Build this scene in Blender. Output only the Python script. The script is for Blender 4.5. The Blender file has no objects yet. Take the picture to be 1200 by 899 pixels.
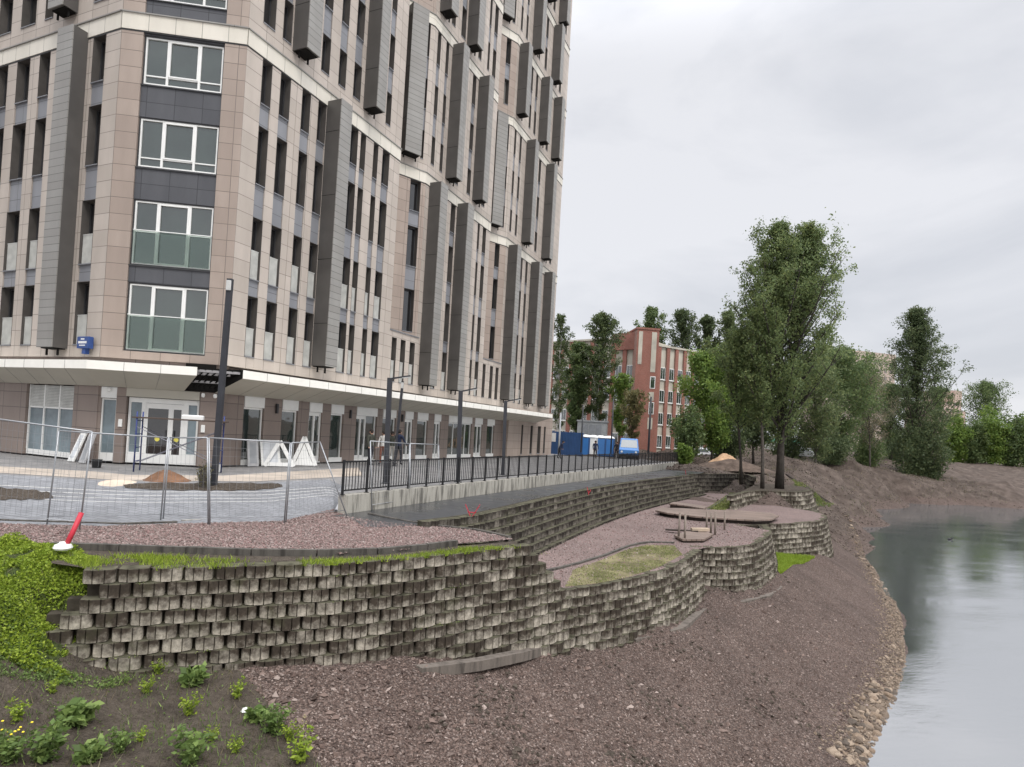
import bpy, math, random
import numpy as np
from mathutils import Vector, Matrix
random.seed(7); rng=np.random.default_rng(7)
R=math.radians
scene=bpy.context.scene
col=scene.collection
# ------------------------------------------------------------------ camera
W0,H0=1200.,899.
FOC,CY,PITCH,ROLL=716.6,494.4,R(.9),R(3.25)
EYE=np.array([0,0,2.0])
FW=np.array([0,math.cos(PITCH),math.sin(PITCH)])
_x=np.array([1.,0,0]); _u=np.cross(_x,FW)
CX=math.cos(ROLL)*_x+math.sin(ROLL)*_u
CU=-math.sin(ROLL)*_x+math.cos(ROLL)*_u
cd=bpy.data.cameras.new('camera'); cam=bpy.data.objects.new('camera',cd); col.objects.link(cam)
m=Matrix.Identity(4)
for i in range(3):
    m[i][0]=CX[i]; m[i][1]=CU[i]; m[i][2]=-FW[i]; m[i][3]=EYE[i]
cam.matrix_world=m
cd.sensor_fit='HORIZONTAL'; cd.sensor_width=36; cd.lens=36*FOC/W0
cd.shift_y=(CY-H0/2)/W0
cd.clip_start=.1; cd.clip_end=6000
scene.camera=cam
def ray(x,y): return FW+CX*(x-600)/FOC-CU*(y-CY)/FOC
def at(x,y,z=0.):
    d=ray(x,y); t=(z-EYE[2])/d[2]; p=EYE+d*t; return (float(p[0]),float(p[1]),z)
def atd(x,y,Y):
    d=ray(x,y); p=EYE+d*(Y/d[1]); return tuple(float(q) for q in p)
# ------------------------------------------------------------------ objects
def tag(o,label=None,cat=None,group=None,kind=None):
    if label: o['label']=label
    if cat: o['category']=cat
    if group: o['group']=group
    if kind: o['kind']=kind
    return o
def empty(name,loc=(0,0,0),rz=0.,label=None,cat=None,group=None):
    o=bpy.data.objects.new(name,None); o.empty_display_size=.3
    o.location=loc; o.rotation_euler=(0,0,rz); col.objects.link(o)
    return tag(o,label,cat,group)
def link_mesh(name,me,parent=None):
    o=bpy.data.objects.new(name,me); col.objects.link(o)
    if parent is not None: o.parent=parent
    return o
class MB:
    def __init__(s): s.v=[]; s.f=[]; s.m=[]; s.uv=[]
    def add(s,vs,fs,mi=0,uvs=None):
        b=len(s.v); s.v+= [tuple(v) for v in vs]
        for k,f in enumerate(fs):
            s.f.append([b+i for i in f]); s.m.append(mi)
            s.uv.append(uvs[k] if uvs else None)
        return s
    def box(s,x0,x1,y0,y1,z0,z1,mi=0):
        v=[(x0,y0,z0),(x1,y0,z0),(x1,y1,z0),(x0,y1,z0),(x0,y0,z1),(x1,y0,z1),(x1,y1,z1),(x0,y1,z1)]
        return s.add(v,[(0,3,2,1),(4,5,6,7),(0,1,5,4),(1,2,6,5),(2,3,7,6),(3,0,4,7)],mi)
    def cham(s,x0,x1,y0,y1,z0,z1,c=.02,mi=0):
        # box with chamfered vertical and top edges
        def ring(i,z): return [(x0+i+c,y0+i,z),(x1-i-c,y0+i,z),(x1-i,y0+i+c,z),(x1-i,y1-i-c,z),(x1-i-c,y1-i,z),(x0+i+c,y1-i,z),(x0+i,y1-i-c,z),(x0+i,y0+i+c,z)]
        v=ring(0,z0)+ring(0,z1-c)+ring(c,z1); n=8
        f=[tuple(range(n-1,-1,-1)),tuple(range(2*n,3*n))]
        for a in (0,n):
            for i in range(n): j=(i+1)%n; f.append((a+i,a+j,a+n+j,a+n+i))
        return s.add(v,f,mi)
    def obox(s,c,ax,ay,az,hx,hy,hz,mi=0):
        c,ax,ay,az=map(np.asarray,(c,ax,ay,az)); v=[]
        for dz in(-1,1):
            for dx,dy in((-1,-1),(1,-1),(1,1),(-1,1)): v.append(c+ax*hx*dx+ay*hy*dy+az*hz*dz)
        return s.add(v,[(0,3,2,1),(4,5,6,7),(0,1,5,4),(1,2,6,5),(2,3,7,6),(3,0,4,7)],mi)
    def bar(s,p0,p1,w,h=None,mi=0,up=(0,0,1)):
        h=h or w; p0=np.asarray(p0,float); p1=np.asarray(p1,float); d=p1-p0; L=np.linalg.norm(d)
        if L<1e-6: return s
        d/=L; up=np.asarray(up,float)
        if abs(d@up)>.98: up=np.array([1.,0,0]) if abs(d[0])<.9 else np.array([0,1.,0])
        a=np.cross(d,up); a/=np.linalg.norm(a); b=np.cross(a,d)
        return s.obox((p0+p1)/2,a,d,b,w/2,L/2,h/2,mi)
    def tube(s,pts,rad,n=8,mi=0,cap=True):
        pts=[np.asarray(p,float) for p in pts]
        if not hasattr(rad,'__len__'): rad=[rad]*len(pts)
        rings=[]; ref=None
        for i,p in enumerate(pts):
            d=pts[min(i+1,len(pts)-1)]-pts[max(i-1,0)]; d=d/(np.linalg.norm(d)+1e-9)
            if ref is None: ref=np.array([1.,0,0]) if abs(d[0])<.8 else np.array([0,1.,0])
            a=ref-d*(ref@d); a/=np.linalg.norm(a)+1e-9; b=np.cross(d,a); ref=a
            rings.append([p+rad[i]*(math.cos(t)*a+math.sin(t)*b) for t in [2*math.pi*k/n for k in range(n)]])
        v=[q for r in rings for q in r]; f=[]
        for i in range(len(pts)-1):
            for k in range(n):
                j=(k+1)%n; f.append((i*n+k,i*n+j,(i+1)*n+j,(i+1)*n+k))
        if cap: f.append(tuple(range(n-1,-1,-1))); f.append(tuple(range((len(pts)-1)*n,len(pts)*n)))
        return s.add(v,f,mi)
    def lathe(s,prof,c=(0,0,0),n=16,mi=0):
        v=[];f=[]
        for r,z in prof:
            for k in range(n): t=2*math.pi*k/n; v.append((c[0]+r*math.cos(t),c[1]+r*math.sin(t),c[2]+z))
        for i in range(len(prof)-1):
            for k in range(n): j=(k+1)%n; f.append((i*n+k,i*n+j,(i+1)*n+j,(i+1)*n+k))
        f.append(tuple(range(n-1,-1,-1))); f.append(tuple(range((len(prof)-1)*n,len(prof)*n)))
        return s.add(v,f,mi)
    def prism(s,poly,z0,z1,mi=0,mtop=None):
        n=len(poly)
        a=sum(poly[i][0]*poly[(i+1)%n][1]-poly[(i+1)%n][0]*poly[i][1] for i in range(n))
        if a<0: poly=poly[::-1]
        v=[(p[0],p[1],z0) for p in poly]+[(p[0],p[1],z1) for p in poly]
        s.add(v,[tuple(range(n-1,-1,-1))]+[(i,(i+1)%n,n+(i+1)%n,n+i) for i in range(n)],mi)
        return s.add(v[n:],[tuple(range(n))],mi if mtop is None else mtop)
    def build(s,name,mats,parent=None,smooth=False,loc=None,rz=None,mw=None):
        me=bpy.data.meshes.new(name); me.from_pydata(s.v,[],s.f)
        if not isinstance(mats,(list,tuple)): mats=[mats]
        for mt in mats: me.materials.append(mt)
        me.polygons.foreach_set('material_index',s.m)
        if any(u is not None for u in s.uv):
            ul=me.uv_layers.new(name='UVMap'); k=0
            for f,u in zip(s.f,s.uv):
                for i in range(len(f)):
                    ul.data[k].uv=u[i] if u else (0,0); k+=1
        if smooth: me.polygons.foreach_set('use_smooth',[True]*len(s.f))
        me.update()
        o=link_mesh(name,me,parent)
        if loc is not None: o.location=loc
        if rz is not None: o.rotation_euler=(0,0,rz)
        return o
def np_mesh(name,V,F,mats,parent=None,smooth=False,mi=None):
    """V (n,3) float, F (m,k) int"""
    V=np.asarray(V,np.float32); F=np.asarray(F,np.int32); m_,k=F.shape
    me=bpy.data.meshes.new(name); me.vertices.add(len(V)); me.vertices.foreach_set('co',V.ravel())
    me.loops.add(m_*k); me.loops.foreach_set('vertex_index',F.ravel())
    me.polygons.add(m_); me.polygons.foreach_set('loop_start',np.arange(0,m_*k,k,dtype=np.int32))
    if not isinstance(mats,(list,tuple)): mats=[mats]
    for mt in mats: me.materials.append(mt)
    if mi is not None: me.polygons.foreach_set('material_index',np.asarray(mi,np.int32))
    me.polygons.foreach_set('use_smooth',np.full(m_,smooth,bool))
    me.update(calc_edges=True); me.validate()
    return link_mesh(name,me,parent)
# ------------------------------------------------------------------ materials
def lin(c): return tuple(c)+(1,) if len(c)==3 else c
class NT:
    def __init__(s,name):
        s.m=bpy.data.materials.new(name); s.m.use_nodes=True; s.t=s.m.node_tree; s.n=s.t.nodes; s.l=s.t.links
        s.b=s.n['Principled BSDF']; s._c=None
    def new(s,t,**k):
        n=s.n.new(t)
        for a,b in k.items():
            if a in n.inputs.keys() if isinstance(a,str) else False: n.inputs[a].default_value=b
            else: setattr(n,a,b)
        return n
    def link(s,a,b): s.l.new(a,b)
    def coord(s,kind='Object'):
        if s._c is None: s._c=s.new('ShaderNodeTexCoord')
        return s._c.outputs[kind]
    def mapped(s,scale=(1,1,1),kind='Object',rot=(0,0,0),loc=(0,0,0)):
        mp=s.new('ShaderNodeMapping'); mp.inputs['Scale'].default_value=scale; mp.inputs['Rotation'].default_value=rot; mp.inputs['Location'].default_value=loc
        s.link(s.coord(kind),mp.inputs[0]); return mp.outputs[0]
    def noise(s,scale,detail=4,rough=.55,vec=None,dist=0.):
        n=s.new('ShaderNodeTexNoise'); n.inputs['Scale'].default_value=scale; n.inputs['Detail'].default_value=detail; n.inputs['Roughness'].default_value=rough; n.inputs['Distortion'].default_value=dist
        s.link(vec if vec is not None else s.coord(),n.inputs['Vector']); return n.outputs['Fac']
    def voro(s,scale,vec=None,out='Color',feature='F1',rnd=1.):
        n=s.new('ShaderNodeTexVoronoi'); n.feature=feature; n.inputs['Scale'].default_value=scale; n.inputs['Randomness'].default_value=rnd
        s.link(vec if vec is not None else s.coord(),n.inputs['Vector']); return n.outputs[out]
    def ramp(s,fac,stops,interp='LINEAR'):
        r=s.new('ShaderNodeValToRGB'); r.color_ramp.interpolation=interp; e=r.color_ramp.elements
        while len(e)>len(stops): e.remove(e[-1])
        while len(e)<len(stops): e.new(.5)
        for i,(p,c) in enumerate(stops):
            e[i].position=p; e[i].color=lin(c) if not isinstance(c,(int,float)) else (c,c,c,1)
        s.link(fac,r.inputs[0]); return r.outputs[0]
    def mix(s,fac,a,b,mode='MIX'):
        n=s.new('ShaderNodeMix'); n.data_type='RGBA'; n.blend_type=mode
        for sock,val in((n.inputs[0],fac),(n.inputs[6],a),(n.inputs[7],b)):
            if isinstance(val,(int,float)): sock.default_value=val
            elif isinstance(val,(tuple,list)): sock.default_value=lin(val)
            else: s.link(val,sock)
        return n.outputs[2]
    def math(s,op,a,b=None,c=None):
        n=s.new('ShaderNodeMath'); n.operation=op
        for i,val in enumerate((a,b,c)):
            if val is None: continue
            if isinstance(val,(int,float)): n.inputs[i].default_value=val
            else: s.link(val,n.inputs[i])
        return n.outputs[0]
    def island(s):
        g=s.new('ShaderNodeNewGeometry'); return g.outputs['Random Per Island']
    def bump(s,h,strength=.3,dist=.02,prev=None):
        b=s.new('ShaderNodeBump'); b.inputs['Strength'].default_value=strength; b.inputs['Distance'].default_value=dist
        s.link(h,b.inputs['Height'])
        if prev is not None: s.link(prev,b.inputs['Normal'])
        s.link(b.outputs[0],s.b.inputs['Normal']); return b.outputs[0]
    def set(s,color=None,rough=None,spec=None,metal=None,**k):
        for nm,val in(('Base Color',color),('Roughness',rough),('Specular IOR Level',spec),('Metallic',metal)):
            if val is None: continue
            if isinstance(val,(int,float)): s.b.inputs[nm].default_value=val
            elif isinstance(val,(tuple,list)): s.b.inputs[nm].default_value=lin(val)
            else: s.link(val,s.b.inputs[nm])
        for a,b in k.items(): s.b.inputs[a].default_value=b
        return s.m
def simple(name,c,rough=.6,spec=.3,metal=0.,var=.15,scale=3.,bump=0.,bscale=40.):
    n=NT(name); f=n.noise(scale,5)
    c2=tuple(min(1,x*(1+var)) for x in c); c1=tuple(x*(1-var) for x in c)
    cc=n.ramp(f,[(.3,c1),(.7,c2)])
    if bump: n.bump(n.noise(bscale,4),bump,.01)
    return n.set(cc,rough,spec,metal)
def M_stone(name,c1,c2,th=.62,tw=1.0,rough=.55):
    # facade cladding: rows of large tiles, each with its own tone, thin dark joints (local X along, Z up)
    n=NT(name); b=n.new('ShaderNodeTexBrick'); b.offset=0.; b.squash=1.
    mp=n.new('ShaderNodeMapping'); mp.vector_type='POINT'; mp.inputs['Rotation'].default_value=(R(-90),0,0)
    n.link(n.coord(),mp.inputs[0]); n.link(mp.outputs[0],b.inputs['Vector'])
    b.inputs['Scale'].default_value=1.; b.inputs['Brick Width'].default_value=tw; b.inputs['Row Height'].default_value=th
    b.inputs['Mortar Size'].default_value=.012; b.inputs['Mortar Smooth'].default_value=.1; b.inputs['Bias'].default_value=0.
    b.inputs['Color1'].default_value=lin(c1); b.inputs['Color2'].default_value=lin(c2)
    b.inputs['Mortar'].default_value=lin(tuple(x*.38 for x in c1))
    st=n.noise(1.1,6,.6,n.mapped((1,1,.25)))
    g=n.noise(60,3)
    c=n.mix(n.ramp(st,[(.35,0.),(.72,.55)]),b.outputs['Color'],tuple(x*.72 for x in c1))
    c=n.mix(.12,c,n.ramp(g,[(.3,0.2),(.7,.9)]),'OVERLAY')
    n.bump(b.outputs['Fac'],-.25,.006)
    return n.set(c,rough,.35)
# ------------------------------------------------------------------ world and light
w=bpy.data.worlds.new('World'); scene.world=w; w.use_nodes=True
wt=w.node_tree; wn=wt.nodes; wl=wt.links
bg=wn['Background']; sky=wn.new('ShaderNodeTexSky'); sky.sky_type='NISHITA'; sky.sun_disc=False
SUN_EL,SUN_ROT=R(52),R(150)
sky.sun_elevation=SUN_EL; sky.sun_rotation=SUN_ROT; sky.dust_density=3.; sky.air_density=1.
tc=wn.new('ShaderNodeTexCoord')
mpw=wn.new('ShaderNodeMapping'); mpw.inputs['Scale'].default_value=(1.,1.,2.6); mpw.inputs['Location'].default_value=(.35,.1,.4)
wl.new(tc.outputs['Generated'],mpw.inputs[0])
nz=wn.new('ShaderNodeTexNoise'); nz.inputs['Scale'].default_value=2.1; nz.inputs['Detail'].default_value=7; nz.inputs['Roughness'].default_value=.52; nz.inputs['Distortion'].default_value=.35
wl.new(mpw.outputs[0],nz.inputs['Vector'])
cr=wn.new('ShaderNodeValToRGB'); e=cr.color_ramp.elements
e[0].position=.34; e[0].color=(5.7,5.85,6.25,1); e[1].position=.54; e[1].color=(7.2,7.25,7.55,1)
wl.new(nz.outputs['Fac'],cr.inputs[0])
mx=wn.new('ShaderNodeMix'); mx.data_type='RGBA'; mx.inputs[0].default_value=.9
wl.new(sky.outputs[0],mx.inputs[6]); wl.new(cr.outputs[0],mx.inputs[7]); 
# an overcast sky is brighter overhead than near the horizon
sxz=wn.new('ShaderNodeSeparateXYZ'); wl.new(tc.outputs['Generated'],sxz.inputs[0])
zr=wn.new('ShaderNodeMapRange'); zr.interpolation_type='SMOOTHSTEP'; zr.inputs[1].default_value=.5; zr.inputs[2].default_value=.95; zr.inputs[3].default_value=1.; zr.inputs[4].default_value=4.3
wl.new(sxz.outputs[2],zr.inputs[0])
vm=wn.new('ShaderNodeVectorMath'); vm.operation='SCALE'; wl.new(mx.outputs[2],vm.inputs[0]); wl.new(zr.outputs[0],vm.inputs['Scale'])
wl.new(vm.outputs[0],bg.inputs[0])
bg.inputs[1].default_value=.1
sl=bpy.data.lights.new('sun','SUN'); sl.energy=1.1; sl.angle=R(14); sl.color=(1,.97,.93)
so=bpy.data.objects.new('sun',sl); col.objects.link(so)
# lamp shines along -Z; the sky's sun_rotation is measured clockwise from +Y
sd=Vector((math.sin(SUN_ROT)*math.cos(SUN_EL),math.cos(SUN_ROT)*math.cos(SUN_EL),math.sin(SUN_EL)))
so.rotation_euler=sd.to_track_quat('Z','Y').to_euler(); so.location=sd*300
vs=scene.view_settings; vs.view_transform='Standard'; vs.look='None'; vs.exposure=.3; vs.gamma=1.
# ------------------------------------------------------------------ value noise
def vnoise(X,Y,s,seed=0):
    x=X/s; y=Y/s; xi=np.floor(x).astype(np.int64); yi=np.floor(y).astype(np.int64); fx=x-xi; fy=y-yi
    fx=fx*fx*(3-2*fx); fy=fy*fy*(3-2*fy)
    def h(a,b):
        n=(a*374761393+b*668265263+seed*974711)&0x7fffffff; n=((n^(n>>13))*1274126177)&0x7fffffff
        return ((n^(n>>16))&0xffff)/65535.
    return (h(xi,yi)*(1-fx)+h(xi+1,yi)*fx)*(1-fy)+(h(xi,yi+1)*(1-fx)+h(xi+1,yi+1)*fx)*fy-.5
# ------------------------------------------------------------------ materials of the ground
def m_gravel(name,cols,scale=26,dark=.35,bump=.7):
    n=NT(name); v=n.voro(scale); vd=n.voro(scale,out='Distance'); v2=n.voro(scale*2.3)
    sep=n.new('ShaderNodeSeparateColor'); n.link(v,sep.inputs[0]); sep2=n.new('ShaderNodeSeparateColor'); n.link(v2,sep2.inputs[0])
    c=n.ramp(sep.outputs[0],[(i/(len(cols)-1),k) for i,k in enumerate(cols)])
    c=n.mix(.35,c,n.ramp(sep2.outputs[1],[(i/(len(cols)-1),k) for i,k in enumerate(cols[::-1])]))
    gap=n.ramp(vd,[(.25,1.),(.75,dark)])
    c=n.mix(1.,c,gap,'MULTIPLY')
    big=n.noise(.35,5,.6); c=n.mix(1.,c,n.ramp(big,[(.3,.78),(.7,1.15)]),'MULTIPLY')
    n.bump(vd,-bump,.03)
    return n.set(c,.85,.25)
G_SLOPE=[(.04,.027,.022),(.12,.083,.068),(.182,.134,.112),(.078,.054,.044),(.31,.25,.218)]
G_PINK=[(.11,.085,.075),(.2,.152,.136),(.27,.205,.186),(.23,.135,.125),(.36,.31,.285)]
def m_soil():
    n=NT('soil'); a=n.noise(1.3,8,.65); b=n.noise(14,6,.6); v=n.voro(30,out='Distance')
    c=n.ramp(a,[(.3,(.036,.028,.022)),(.55,(.075,.06,.047)),(.75,(.12,.1,.08))])
    c=n.mix(.5,c,n.ramp(b,[(.3,(.03,.024,.019)),(.7,(.14,.118,.095))]))
    n.bump(n.math('ADD',b,v),.8,.03); return n.set(c,.95,.15)
def m_terrain():
    # gravel bank, with bare earth where the vertex attribute 'earth' is 1 and moss-green where 'turf' is 1
    n=NT('bank_gravel'); S=24
    v=n.voro(S); vd=n.voro(S,out='Distance'); sep=n.new('ShaderNodeSeparateColor'); n.link(v,sep.inputs[0])
    c=n.ramp(sep.outputs[0],[(i/4,k) for i,k in enumerate(G_SLOPE)])
    v2=n.voro(60); s2=n.new('ShaderNodeSeparateColor'); n.link(v2,s2.inputs[0])
    c=n.mix(.45,c,n.ramp(s2.outputs[0],[(i/4,k) for i,k in enumerate(G_SLOPE)]))
    c=n.mix(1.,c,n.ramp(vd,[(.2,1.),(.8,.42)]),'MULTIPLY')
    big=n.noise(.5,8,.7); c=n.mix(1.,c,n.ramp(big,[(.32,.76),(.5,1.),(.68,1.2)]),'MULTIPLY')
    a=n.noise(1.3,8,.65); b=n.noise(11,7,.65)
    e=n.ramp(a,[(.3,(.036,.028,.021)),(.55,(.075,.059,.045)),(.75,(.125,.102,.078))])
    e=n.mix(.5,e,n.ramp(b,[(.3,(.022,.017,.013)),(.7,(.11,.092,.072))]))
    fs=n.noise(.8,6,.6); far=n.ramp(fs,[(.3,(.048,.036,.029)),(.5,(.085,.065,.053)),(.72,(.14,.11,.092))])
    t=n.ramp(b,[(.3,(.02,.026,.01)),(.6,(.05,.065,.018)),(.8,(.09,.11,.03))])
    at1=n.new('ShaderNodeAttribute'); at1.attribute_name='earth'; at2=n.new('ShaderNodeAttribute'); at2.attribute_name='turf'; at3=n.new('ShaderNodeAttribute'); at3.attribute_name='farbank'
    ed=n.math('ADD',at1.outputs['Fac'],n.math('MULTIPLY',n.math('SUBTRACT',a,.5),.9))
    c=n.mix(n.ramp(at3.outputs['Fac'],[(.3,0.),(.8,1.)]),c,far)
    c=n.mix(n.ramp(ed,[(.4,0.),(.6,1.)]),c,e)
    td=n.math('ADD',at2.outputs['Fac'],n.math('MULTIPLY',n.math('SUBTRACT',b,.5),.8))
    c=n.mix(n.ramp(td,[(.42,0.),(.6,1.)]),c,t)
    n.bump(n.math('ADD',n.math('MULTIPLY',vd,-1.),b),.8,.04)
    return n.set(c,.9,.2)
def m_water():
    n=NT('water')
    mp=n.mapped((1,1,1),rot=(0,0,R(-12)))
    mv=n.new('ShaderNodeMapping'); mv.inputs['Scale'].default_value=(1.0,2.6,1); n.link(mp,mv.inputs[0])
    a=n.noise(1.9,7,.68,mv.outputs[0],.4); b=n.noise(.17,3,.5,mv.outputs[0])
    amp=n.ramp(b,[(.35,.15),(.62,1.)])
    n.bump(n.math('MULTIPLY',a,amp),.26,.03)
    n.b.inputs['IOR'].default_value=7.
    return n.set((.085,.09,.093),.025,.55)
def m_asphalt():
    n=NT('wet_asphalt'); a=n.noise(.7,6,.6); g=n.noise(120,3)
    c=n.ramp(a,[(.35,(.028,.03,.034)),(.65,(.048,.05,.054))]); c=n.mix(.25,c,n.ramp(g,[(.3,.02),(.7,.1)]))
    n.bump(g,.15,.005); return n.set(c,n.ramp(a,[(.4,.22),(.6,.42)]),.6)
def m_paving(name,c1,c2,mort,w,h,rot=0.):
    n=NT(name); b=n.new('ShaderNodeTexBrick'); b.offset=.5
    n.link(n.mapped((1,1,1),rot=(0,0,rot)),b.inputs['Vector']); b.inputs['Scale'].default_value=1; b.inputs['Brick Width'].default_value=w; b.inputs['Row Height'].default_value=h
    b.inputs['Mortar Size'].default_value=.008; b.inputs['Color1'].default_value=lin(c1); b.inputs['Color2'].default_value=lin(c2); b.inputs['Mortar'].default_value=lin(mort)
    s=n.noise(.6,7,.65); c=n.mix(1.,b.outputs['Color'],n.ramp(s,[(.3,.72),(.7,1.18)]),'MULTIPLY')
    n.bump(b.outputs['Fac'],-.3,.006); return n.set(c,.6,.35)
def m_concrete(name,c=(.36,.34,.30),stain=.6,rough=.8,streak=(6,6,.7)):
    n=NT(name); a=n.noise(1.,7,.65,n.mapped(streak)); b=n.noise(35,4)
    cc=n.ramp(a,[(.36,tuple(x*(1-stain) for x in c)),(.52,c),(.75,tuple(min(1,x*1.2) for x in c))])
    cc=n.mix(.15,cc,n.ramp(b,[(.3,.1),(.7,.7)]),'OVERLAY'); n.bump(b,.25,.008); return n.set(cc,rough,.25)
MT_TERR=m_terrain(); MT_PINK=m_gravel('pink_gravel',G_PINK,28,.5); MT_SOIL=m_soil(); MT_WATER=m_water(); MT_ASPH=m_asphalt()
MT_ROADPAV=m_paving('grey_pavers',(.2,.205,.215),(.255,.26,.27),(.12,.12,.125),.3,.15,R(10))
MT_SLAB=m_paving('beige_slabs',(.43,.37,.31),(.5,.43,.355),(.3,.25,.2),.6,.4,R(23))
MT_PLAZA=m_paving('plaza_pavers',(.2,.195,.19),(.26,.25,.24),(.12,.12,.12),.4,.2,R(23))
MT_CONC=m_concrete('stained_concrete',(.4,.38,.33),.62)
MT_KERB=m_concrete('dark_kerb_concrete',(.105,.096,.084),.55)
MT_KERBL=m_concrete('pale_kerb_concrete',(.42,.4,.36),.4)
# ------------------------------------------------------------------ outlines of the terraces (plan, metres)
ZG,ZT,ZW=-.62,-1.85,-5.5
def A(pts,z): return [at(x,y,z)[:2] for x,y in pts]
wall1=A([(112,668),(200,665.5),(300,663),(400,660),(470,655),(540,648),(612,640)],ZG-.03)
wall2=A([(655,692),(700,686),(740,678),(780,668),(805,655),(821,644.5)],ZT)
bast3=A([(812,641),(836,641.5),(860,641.5),(882,638.5),(897,631),(905,622)],ZT)
bast4=A([(868,616),(905,614.5),(940,613),(962,611),(971,605)],ZT)
bast5=A([(858,585),(880,578.5),(912,579.5),(940,580.5),(952,577)],-1.25)
bwtop=A([(500,611.5),(560,604.5),(617,590.5),(650,582.5),(689,573.5),(750,563.5),(812,556.8)],-.47)
# ------------------------------------------------------------------ height of the river bank: radial basis surface through surveyed points
CP=[]
def cp(z,*pts):
    for x,y in pts:
        p=at(x,y,z); CP.append((p[0],p[1],z))
SHORE_PX=[(1005,899),(1035,840),(1056,785),(1056,745),(1050,712),(1030,680),(1012,652),(994,622),(996,605),(1018,598),(1060,589),(1110,588),(1200,590),(1290,592)]
cp(ZW,*SHORE_PX); CP+=[(7.2,10,ZW),(6,4,ZW),(4.5,-3,ZW)]
SH=[at(x,y,ZW)[:2] for x,y in SHORE_PX]
for i,(x,y) in enumerate(SH[:8]): CP.append((x+3.,y-.6,-6.5))
for x,y in SH[9:]: CP.append((x-1.,y-6,-6.5))
cp(-6.3,(1004,608),(1003,614),(1014,606),(1012,616),(1022,630),(1030,648),(1045,668),(1062,692),(1040,606),(1066,715)); CP+=[(13,5,-7),(11,-2,-7),(40,40,-7.5),(80,60,-7.5),(60,20,-7.5),(140,80,-7),(150,40,-7.5)]
cp(-1.78,(58,748)); cp(-2.08,(110,771)); cp(-2.33,(165,788),(230,788)); cp(-2.3,(330,782)); cp(-2.48,(500,783)); cp(-3.0,(655,745)); cp(-3.35,(700,759),(780,744)); cp(-3.5,(822,718),(860,709)); cp(-3.55,(912,692)); cp(-3.6,(940,660),(972,655))
cp(-.62,(0,642),(60,640),(100,648)); cp(-.66,(60,655)); cp(-.74,(118,664)); cp(-.88,(98,680)); cp(-.82,(40,678)); cp(-.9,(0,695)); cp(-1.3,(78,712)); cp(-1.18,(30,712)); cp(-1.36,(0,742)); cp(-1.82,(0,780)); cp(-2.14,(100,802)); cp(-2.28,(0,899)); cp(-2.5,(200,899)); cp(-2.8,(380,899)); cp(-3.3,(500,899)); cp(-4.,(700,899)); cp(-4.75,(850,899))
cp(-3.2,(600,800)); cp(-4.2,(800,800)); cp(-4.3,(900,760)); cp(-4.9,(960,800)); cp(-4.6,(1000,720)); cp(-3.95,(960,680)); cp(-4.5,(982,640)); cp(-3.7,(950,618)); cp(-3.1,(945,606),(962,600))
CP+=[(-6,6,-2.2),(-3,4.5,-2.4),(0,5,-3.3),(-9,4,-1.8),(-14,8,-1.2),(-14,11,-.7),(3,4,-4.6),(-4,0,-2.4),(-12,0,-1.6),(-30,4,-.8),(-30,-20,-1.)]
# ground under the terraces and the plaza stays below their own surfaces
for p in wall1[1:]: CP.append((p[0]-.6,p[1]+1.6,-2.2))
for p in bwtop: CP.append((p[0],p[1]+.3,-2.15))
for p in bwtop: CP.append((p[0]-5,p[1]+2,-1.3))
for p in wall2+bast3+bast4: CP.append((p[0]-1.2,p[1]+1.2,-2.9))
CP+=[(-10,20,-1.),(-25,20,-1.),(-20,40,-1.),(0,50,-1.),(-40,60,-1.),(5,75,-.5),(-60,30,-1)]
cp(-.85,(905,572),(880,563),(925,570)); cp(-.7,(862,557),(880,548)); cp(-1.2,(945,568)); cp(-1.9,(962,578)); cp(-3.2,(985,594))
cp(.35,(940,541),(1000,541),(1060,541),(1110,542),(1160,544),(1205,546)); cp(-.6,(945,553),(985,552)); cp(-2.2,(1000,573)); cp(-1.8,(1060,560),(1110,562),(1180,565)); cp(-3.9,(1020,588)); cp(-3.6,(1140,577))
cp(-2.35,(870,592),(890,595),(912,595),(934,595),(885,586),(915,586))
CP+=[(60,120,.5),(100,150,.6),(160,150,.6),(30,110,.3),(0,130,.2),(220,140,.5),(15,80,0.),(-60,120,0),(30,75,-.2)]
CPA=np.array(CP)
def _rbf():
    n=len(CPA); d=np.hypot(CPA[:,None,0]-CPA[None,:,0],CPA[:,None,1]-CPA[None,:,1])
    K=np.zeros((n+3,n+3)); K[:n,:n]=d-np.eye(n)*.15; K[:n,n]=1; K[:n,n+1:]=CPA[:,:2]; K[n:,:n]=K[:n,n:].T
    return np.linalg.solve(K,np.concatenate([CPA[:,2],[0,0,0]]))
_W=_rbf()
def hbase(X,Y):
    X=np.asarray(X,float); Y=np.asarray(Y,float); sh=X.shape; X=X.ravel(); Y=Y.ravel(); o=np.empty(len(X))
    for s in range(0,len(X),20000):
        x=X[s:s+20000]; y=Y[s:s+20000]
        o[s:s+20000]=np.hypot(x[:,None]-CPA[None,:,0],y[:,None]-CPA[None,:,1])@_W[:-3]+_W[-3]+_W[-2]*x+_W[-1]*y
    return np.clip(o,-9,3.).reshape(sh)
def inpoly(X,Y,P):
    X=np.asarray(X);Y=np.asarray(Y);r=np.zeros(X.shape,bool);n=len(P)
    for i in range(n):
        x0,y0=P[i][:2];x1,y1=P[(i+1)%n][:2]
        if y0==y1: continue
        c=((y0>Y)!=(y1>Y))&(X<(x1-x0)*(Y-y0)/(y1-y0)+x0); r^=c
    return r
def dseg(X,Y,P):
    d=np.full(np.shape(X),1e9)
    for (x0,y0),(x1,y1) in zip(P[:-1],P[1:]):
        vx,vy=x1-x0,y1-y0; t=np.clip(((X-x0)*vx+(Y-y0)*vy)/(vx*vx+vy*vy+1e-9),0,1); d=np.minimum(d,np.hypot(X-x0-t*vx,Y-y0-t*vy))
    return d
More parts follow.
